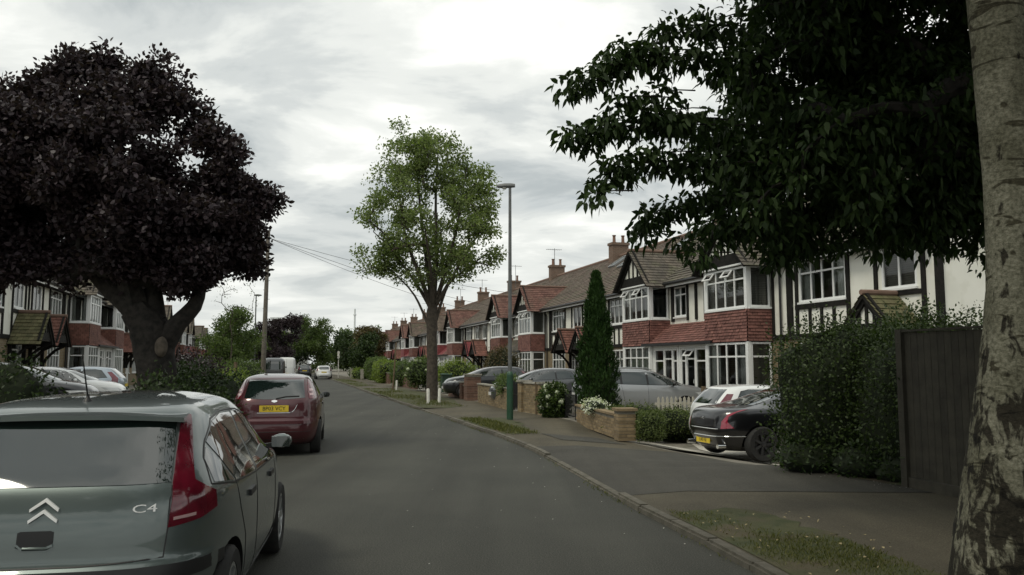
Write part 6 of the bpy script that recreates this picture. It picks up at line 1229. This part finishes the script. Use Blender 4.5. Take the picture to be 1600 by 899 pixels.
# ------------------------------------------------------------------ walls, fences, street furniture
def brick_wall(name, label, p0, p1, h, z0=0.0, thick=.215, pieces=True, mat='brick_piece', pillars=(), coping=True, group='low garden walls', bl=.215, bh=.065, j=.010, cop_mat='coping'):
    p0, p1 = Vector(p0), Vector(p1); L = (p1 - p0).length; root = empty(name, (p0.x, p0.y, z0), math.atan2(p1.y - p0.y, p1.x - p0.x)); tag(root, label, 'wall', group)
    core = MB(); core.box(0.006, L - .006, -thick / 2 + .008, thick / 2 - .008, 0, h - .004)
    rows = int(h / (bh + j)); me = MB().box(0, bl, -thick / 2, thick / 2, 0, bh).mesh('brick', mat) if pieces else None; half = MB().box(0, bl / 2, -thick / 2, thick / 2, 0, bh).mesh('brick', mat) if pieces else None; jm = MB(); cnt = 0; rnd = random.Random(5)
    spans = [(0.0, L, rows, thick)]
    for (a, b, r) in ((0, L, rows),):
        for k in range(r):
            x = a + (bl / 2 + j if k % 2 else 0)
            if k % 2:
                if pieces: o = link_mesh('brick', half, None, root); o.location = (a, 0, k * (bh + j))
                else: jm.box(a, a + bl / 2, -thick / 2, thick / 2, k * (bh + j), k * (bh + j) + bh)
            while x + bl <= b + .001:
                dy = rnd.uniform(-.004, .004)
                if pieces: o = link_mesh('brick', me, None, root); o.location = (x, dy, k * (bh + j)); cnt += 1
                else: jm.box(x, x + bl, -thick / 2 + dy, thick / 2 + dy, k * (bh + j), k * (bh + j) + bh)
                x += bl + j
    if not pieces: jm.build('bricks', mat, root)['kind'] = 'stuff'
    core.build('mortar_core', 'mortar', root)
    if coping:
        n = max(1, round(L / .45))
        for k in range(n): MB().box(k * L / n + .003, (k + 1) * L / n - .003, -thick / 2 - .035, thick / 2 + .035, h, h + .05).build('coping_stone', cop_mat, root)
    for (x, ph, pw) in pillars:
        pr = MB(); q = int(ph / (bh + j)); pc = MB(); pc.box(x - pw / 2 + .008, x + pw / 2 - .008, -pw / 2 + .008, pw / 2 - .008, 0, ph)
        for k in range(q):
            zz = k * (bh + j); g = pw / 2
            for s in range(2):
                bx_ = (x - g + s * (g + j / 2), x - g + s * (g + j / 2) + g - j / 2) if True else None
                if k % 2 == 0: bb = (bx_[0], bx_[1], -g, g)
                else: bb = (x - g, x + g, -g + s * (g + j / 2), -g + s * (g + j / 2) + g - j / 2)
                if pieces: MB().box(bb[0], bb[1], bb[2], bb[3], zz, zz + bh).build('brick', mat, root)
                else: pr.box(bb[0], bb[1], bb[2], bb[3], zz, zz + bh)
        if not pieces: pr.build('pillar_bricks', mat, root)['kind'] = 'stuff'
        pc.build('pillar_core', 'mortar', root); MB().box(x - pw / 2 - .04, x + pw / 2 + .04, -pw / 2 - .04, pw / 2 + .04, ph, ph + .06).build('pillar_cap', cop_mat, root)
    return root
brick_wall('garden_wall', 'low buff brick wall with end pillar below the conifer', (2.55, 18.3), (1.92, 23.0), .52, z0=-.02, pillars=((0.0, .66, .40),), cop_mat='brick_piece')
brick_wall('garden_wall', 'short buff brick wall with square piers beside the hydrangea', (1.05, 25.6), (.42, 27.4), .98, z0=.05, pieces=False, mat='brick_piece_buff', pillars=((0.0, 1.0, .36), (1.9, 1.02, .36)))
brick_wall('garden_wall', 'long brown brick wall with pale coping behind the lamp post', (-.05, 28.4), (-1.35, 34.1), .76, z0=.05, pieces=False, mat='brick_piece_buff')
brick_wall('garden_wall', 'low dark red wall with tall pier in front of dark grey car', (-1.75, 35.6), (-3.1, 40.2), .62, z0=.05, pieces=False, mat='brick_piece_red', pillars=((0.0, 1.12, .62), (1.5, .75, .4)))
brick_wall('garden_wall', 'red brick wall with bushes over it beyond the street tree', (-6.0, 50.5), (-7.6, 56.2), .95, z0=.05, pieces=False, mat='brick_piece_red')
brick_wall('garden_wall', 'far low wall of brown brick before the pale hedges', (-9.6, 63.2), (-11.6, 70.0), .85, z0=.05, pieces=False, mat='brick_piece_red')
brick_wall('garden_wall', 'pale rendered low wall at the far right shrubs', (-12.9, 75.2), (-13.7, 78.2), .5, z0=.05, pieces=False, mat='brick_piece_buff')
brick_wall('garden_wall', 'low brick wall on the left behind the white bollards', (-11.5, 31.5), (-13.3, 37.5), .55, z0=.1, pieces=False, mat='brick_piece_buff')
brick_wall('garden_wall', 'low brick wall of the left front garden behind foreground car', (-8.6, 17.0), (-9.6, 21.0), .55, z0=.1, pieces=False, mat='brick_piece_red')
# close-boarded fence panel at the right, beyond the birch
def fence():
    p0 = Vector((5.28, 10.95)); p1 = Vector((7.75, .6)); L = (p1 - p0).length; root = empty('wooden_fence', (p0.x, p0.y, .0), math.atan2(p1.y - p0.y, p1.x - p0.x)); tag(root, 'tall weathered wooden fence panel between the hedge and birch trunk', 'fence'); x = .12; k = 0; rnd = random.Random(2); H = 2.12
    for px in (0.0, 2.1, 4.2, 6.3, 8.4, 10.4): MB().box(px, px + .11, -.055, .055, 0, H + .05).build('post', 'fence_wood', root)
    for zz in (.35, 1.1, 1.85): MB().box(.11, L, .045, .085, zz, zz + .07).build('rail', 'fence_wood', root)
    MB().box(.11, L, -.03, .04, .06, .2).build('gravel_board', 'fence_wood', root)
    while x < L:
        w = .118; q = MB(); z1 = H + rnd.uniform(-.008, .008); q.prism([(x, -.004, .21), (x + w - .003, -.006, .21), (x + w - .003, .014, .21), (x, .016, .21)], (0, 0, z1 - .21)); q.build('board', 'fence_wood', root); x += w
    MB().box(.11, L, -.04, .04, H + .012, H + .04).build('capping', 'fence_wood', root)
fence()
def picket_fence():
    root = empty('picket_fence', (3.95, 21.9, .02), math.atan2(.27, .96)); tag(root, 'pale picket fence behind the low hedges', 'fence'); me = MB().prism([(0, 0, .05), (.07, 0, .05), (.07, 0, .72), (.035, 0, .78), (0, 0, .72)], (0, .02, 0)).mesh('picket', 'picket')
    for k in range(16): o = link_mesh('picket', me, None, root); o.location = (k * .13, 0, 0)
    for zz in (.18, .55): MB().box(-.05, 2.1, .022, .06, zz, zz + .07).build('rail', 'picket', root)
    MB().box(1.35, 1.45, -.05, .05, 0, 1.05).build('post', 'post_wood', root)
picket_fence()
def slat_fence():
    root = empty('slatted_fence', (-4.35, 45.5, .1), math.atan2(.96, -.27)); tag(root, 'dark slatted fence under the white-flecked shrub', 'fence'); me = MB().box(0, .09, -.01, .01, 0, .95).mesh('slat', 'fence_wood')
    for k in range(18): o = link_mesh('slat', me, None, root); o.location = (k * .19, 0, 0)
    for zz in (.2, .75): MB().box(-.05, 3.4, .012, .04, zz, zz + .06).build('rail', 'fence_wood', root)
slat_fence()
def wrought_gate(x, y, hd, label, w=.85, h=.95):
    root = empty('garden_gate', (x, y, .05), hd); tag(root, label, 'gate')
    MB().box(0, .05, -.025, .025, 0, h + .05).build('post', 'plastic_black', root); MB().box(w, w + .05, -.025, .025, 0, h + .05).build('post', 'plastic_black', root)
    for zz in (.1, h * .55, h - .05): MB().box(.05, w, -.012, .012, zz, zz + .03).build('rail', 'plastic_black', root)
    for k in range(9): MB().tube([(.1 + k * (w - .15) / 8, 0, .1), (.1 + k * (w - .15) / 8, 0, h)], .012, 6).build('bar', 'plastic_black', root)
wrought_gate(1.86, 23.35, math.atan2(.96, -.27), 'small dark garden gate between hydrangea and low brick wall', .9, .75)
wrought_gate(.28, 27.55, math.atan2(.96, -.27), 'dark garden gate beside the brick pier behind the lamp post', .75, 1.0)
def pole(name, label, cat, x, y, z0, z1, r, mat, part='shaft'):
    root = empty(name, (x, y, 0)); tag(root, label, cat); MB().tube([(0, 0, z0), (0, 0, z1)], r, 10).build(part, mat, root, True); return root
# wooden post by the pier
r_ = empty('wooden_post', (.82, 26.1, .05)); tag(r_, 'weathered square wooden post against the buff brick wall', 'post'); MB().box(-.07, .07, -.19, -.05, 0, 1.02).build('shaft', 'post_wood', r_); MB().prism([(-.08, -.20, 1.02), (.08, -.20, 1.02), (.08, -.04, 1.02), (-.08, -.04, 1.02)], (0, 0, .03)).build('cap', 'post_wood', r_)
# lamp posts
def lamp(label, x, y, hd, base_mat, mat, h=6.95):
    root = empty('street_lamp', (x, y, .05), hd); tag(root, label, 'lamp post', 'street lamps')
    MB().tube([(0, 0, 0), (0, 0, 1.32)], .095, 14).build('base_shaft', base_mat, root, True); MB().lathe([(.095, 1.32), (.085, 1.38), (.055, 1.42), (.05, 1.42)], 14).build('shoulder', base_mat, root, True)
    MB().box(-.04, .04, -.1, -.088, .5, 1.0).build('service_door', base_mat, root)
    m = MB(); m.tube([(0, 0, 1.40), (0, 0, 4.2), (0, 0, h - .1), (.01, 0, h - .03)], [.058, .052, .042, .042], 12); m.build('column', mat, root, True)
    q = MB(); prof = [(-.12, .10, .075), (.0, .16, .095), (.2, .19, .10), (.38, .15, .075), (.44, .06, .03)]; rings = []
    for (x_, w_, hh) in prof: rings.append([(x_ - .03, math.cos(t) * w_ * .5, h - .06 + (math.sin(t) * hh if math.sin(t) > 0 else math.sin(t) * hh * .45) + .02) for t in [2 * math.pi * k / 14 for k in range(14)]])
    V = [v for r in rings for v in r]; F = [(i * 14 + k, i * 14 + (k + 1) % 14, (i + 1) * 14 + (k + 1) % 14, (i + 1) * 14 + k) for i in range(4) for k in range(14)] + [tuple(range(13, -1, -1)), tuple(56 + k for k in range(14))]
    q.add(V, F); q.build('lantern', 'lamp_grey', root, True)
    MB().lathe([(.0, -.055), (.05, -.05), (.07, -.02), (.07, .0)], 12, (.17, 0, h - .07)).build('lens', 'lamp_glass', root, True)
lamp('green-based street lamp with dark column at the right kerb', -.06, 23.5, math.pi * .95, 'lamp_green', 'lamp_dark' if 'lamp_dark' in MATS else 'lamp_grey')
lamp('grey street lamp on the far left pavement beside the telegraph pole', -19.25, 60.0, 0.1, 'lamp_grey', 'lamp_grey', 6.75)
# telegraph pole and its wires to the houses opposite
tp = (-15.95, 51.5); root = empty('telegraph_pole', (*tp, 0)); tag(root, 'tall wooden telegraph pole on the left with wires to the right', 'pole')
MB().tube([(0, 0, 0), (.05, 0, 5), (.1, 0, 10.3)], [.16, .14, .11], 12).build('shaft', 'pole_wood', root, True)
MB().lathe([(.11, 9.75), (.20, 9.78), (.20, 9.84), (.11, 9.87)], 14, (.1, 0, 0)).build('wire_ring', 'lamp_grey', root)
for k in range(6): MB().tube([(.1, 0, 5.2 + k * .6), (.1 + (.22 if k % 2 else -.22), -.05, 5.2 + k * .6)], .014, 5).build('climbing_step', 'lamp_grey', root)
for i, (tx_, ty_, tz_) in enumerate([(6.2, 66, 5.2), (3.4, 74, 5.2), (10.2, 52, 5.3)]):
    p = Vector((tp[0] + .1, tp[1], 9.8)); q = Vector((tx_, ty_, tz_)); pts = [p + (q - p) * (k / 14) + Vector((0, 0, -.9 * math.sin(math.pi * k / 14))) for k in range(15)]
    o = MB().tube(pts, .012, 4).build('overhead_wire', 'wire', None); tag(o, ['upper overhead wire from the telegraph pole to the right row', 'lower overhead wire from the telegraph pole towards the far right row', 'overhead wire from the telegraph pole to the house behind the street tree'][i], 'wire', 'overhead wires')
# white verge posts
def bollard(x, y, label, h=.62, lean=0.0):
    o = MB().lathe([(0, 0), (.065, 0), (.065, h - .05), (.05, h - .01), (0, h)], 12).build('verge_post', 'bollard_white', None, True); o.location = (x, y, .06); o.rotation_euler = (0, lean, 0); tag(o, label, 'bollard', 'white verge posts')
bollard(-3.40, 32.8, 'white verge post on the left of the street tree base', .62, -.03); bollard(-2.98, 33.0, 'white verge post on the right of the street tree base', .62, .04); bollard(-6.9, 48.2, 'white verge post beside the leaning stake'); 
bollard(-12.35, 34.8, 'white verge post left of the wooden stake on the left pavement', .8); bollard(-12.3, 37.0, 'white verge post right of the wooden stake on left pavement', .8); bollard(-12.6, 38.5, 'white verge post nearest the red car on left pavement', .8)
def stake(x, y, h, lean, r, label):
    o = MB().tube([(0, 0, 0), (lean, 0, h)], [r, r * .8], 8).build('tree_stake', 'post_wood', None, True); o.location = (x, y, .05); tag(o, label, 'stake', 'wooden stakes')
stake(-7.25, 49.0, 2.9, .18, .055, 'tall leaning wooden stake in the right verge, left of street tree'); stake(-11.9, 34.6, 1.7, 0, .09, 'dark wooden stake on the left pavement beside the red car')
# wheelie bin
root = empty('wheelie_bin', (-3.55, 43.2, .1), R(16)); tag(root, 'dark green wheelie bin left of the street tree trunk', 'bin')
MB().prism([(-.25, -.28, .06), (.25, -.28, .06), (.25, .25, .06), (-.25, .25, .06)], (0, 0, .9)).build('body', 'bin_green', root); MB().prism([(-.29, -.34, .961), (-.29, .3, .961), (-.29, .3, 1.02), (-.29, -.2, 1.06), (-.29, -.34, 1.0)], (.58, 0, 0)).build('lid', 'bin_green', root)
for s in (-1, 1): MB().lathe([(0, -.03), (.1, -.03), (.1, .03), (0, .03)], 14, (s * .22, .27, .1), 'y').build('wheel', 'rubber', root)
# far sign post, concrete stumps
root = empty('sign_post', (-19.0, 88, .1)); tag(root, 'pale post with small white sign far down on the right', 'sign'); MB().tube([(0, 0, 0), (0, 0, 2.9)], .05, 8).build('post', 'bollard_white', root); MB().box(-.12, .12, -.07, -.055, 2.1, 2.85).build('sign_panel', 'bollard_white', root)
for i, (x, y) in enumerate([(-14.6, 78.5), (-17.2, 86.5)]):
    o = MB().prism([(-.16, -.16, 0), (.16, -.16, 0), (.16, .16, 0), (-.16, .16, 0)], (0, 0, 1.0)).build('gate_pier', 'coping', None); o.location = (x, y, .1); tag(o, ['pale stone gate pier among the far right shrubs', 'second pale gate pier beside the far sign post'][i], 'pier', 'far gate piers')
# far building and mast at the end of the view
root = empty('far_building', (-60, 210, 0)); tag(root, 'flat-roofed grey building above the far trees', 'building'); MB().box(-3, 4, 0, 10, 0, 13.2).build('wall', 'concrete', root); MB().box(-3.4, 4.4, -.4, 10.4, 13.2, 13.6).build('roof', 'mast', root)
for k in range(3): MB().box(-2.2 + k * 2.1, -.9 + k * 2.1, -.02, .02, 9.6, 11.2).build('window', 'car_glass', root)
root = empty('distant_mast', (-118, 600, 0)); tag(root, 'slender pale mast on the horizon left of the street tree', 'mast'); MB().tube([(0, 0, 0), (0, 0, 42)], [.9, .6], 10).build('shaft', 'mast', root); MB().tube([(0, 0, 37), (0, 0, 38)], 1.1, 10).build('platform', 'mast', root)
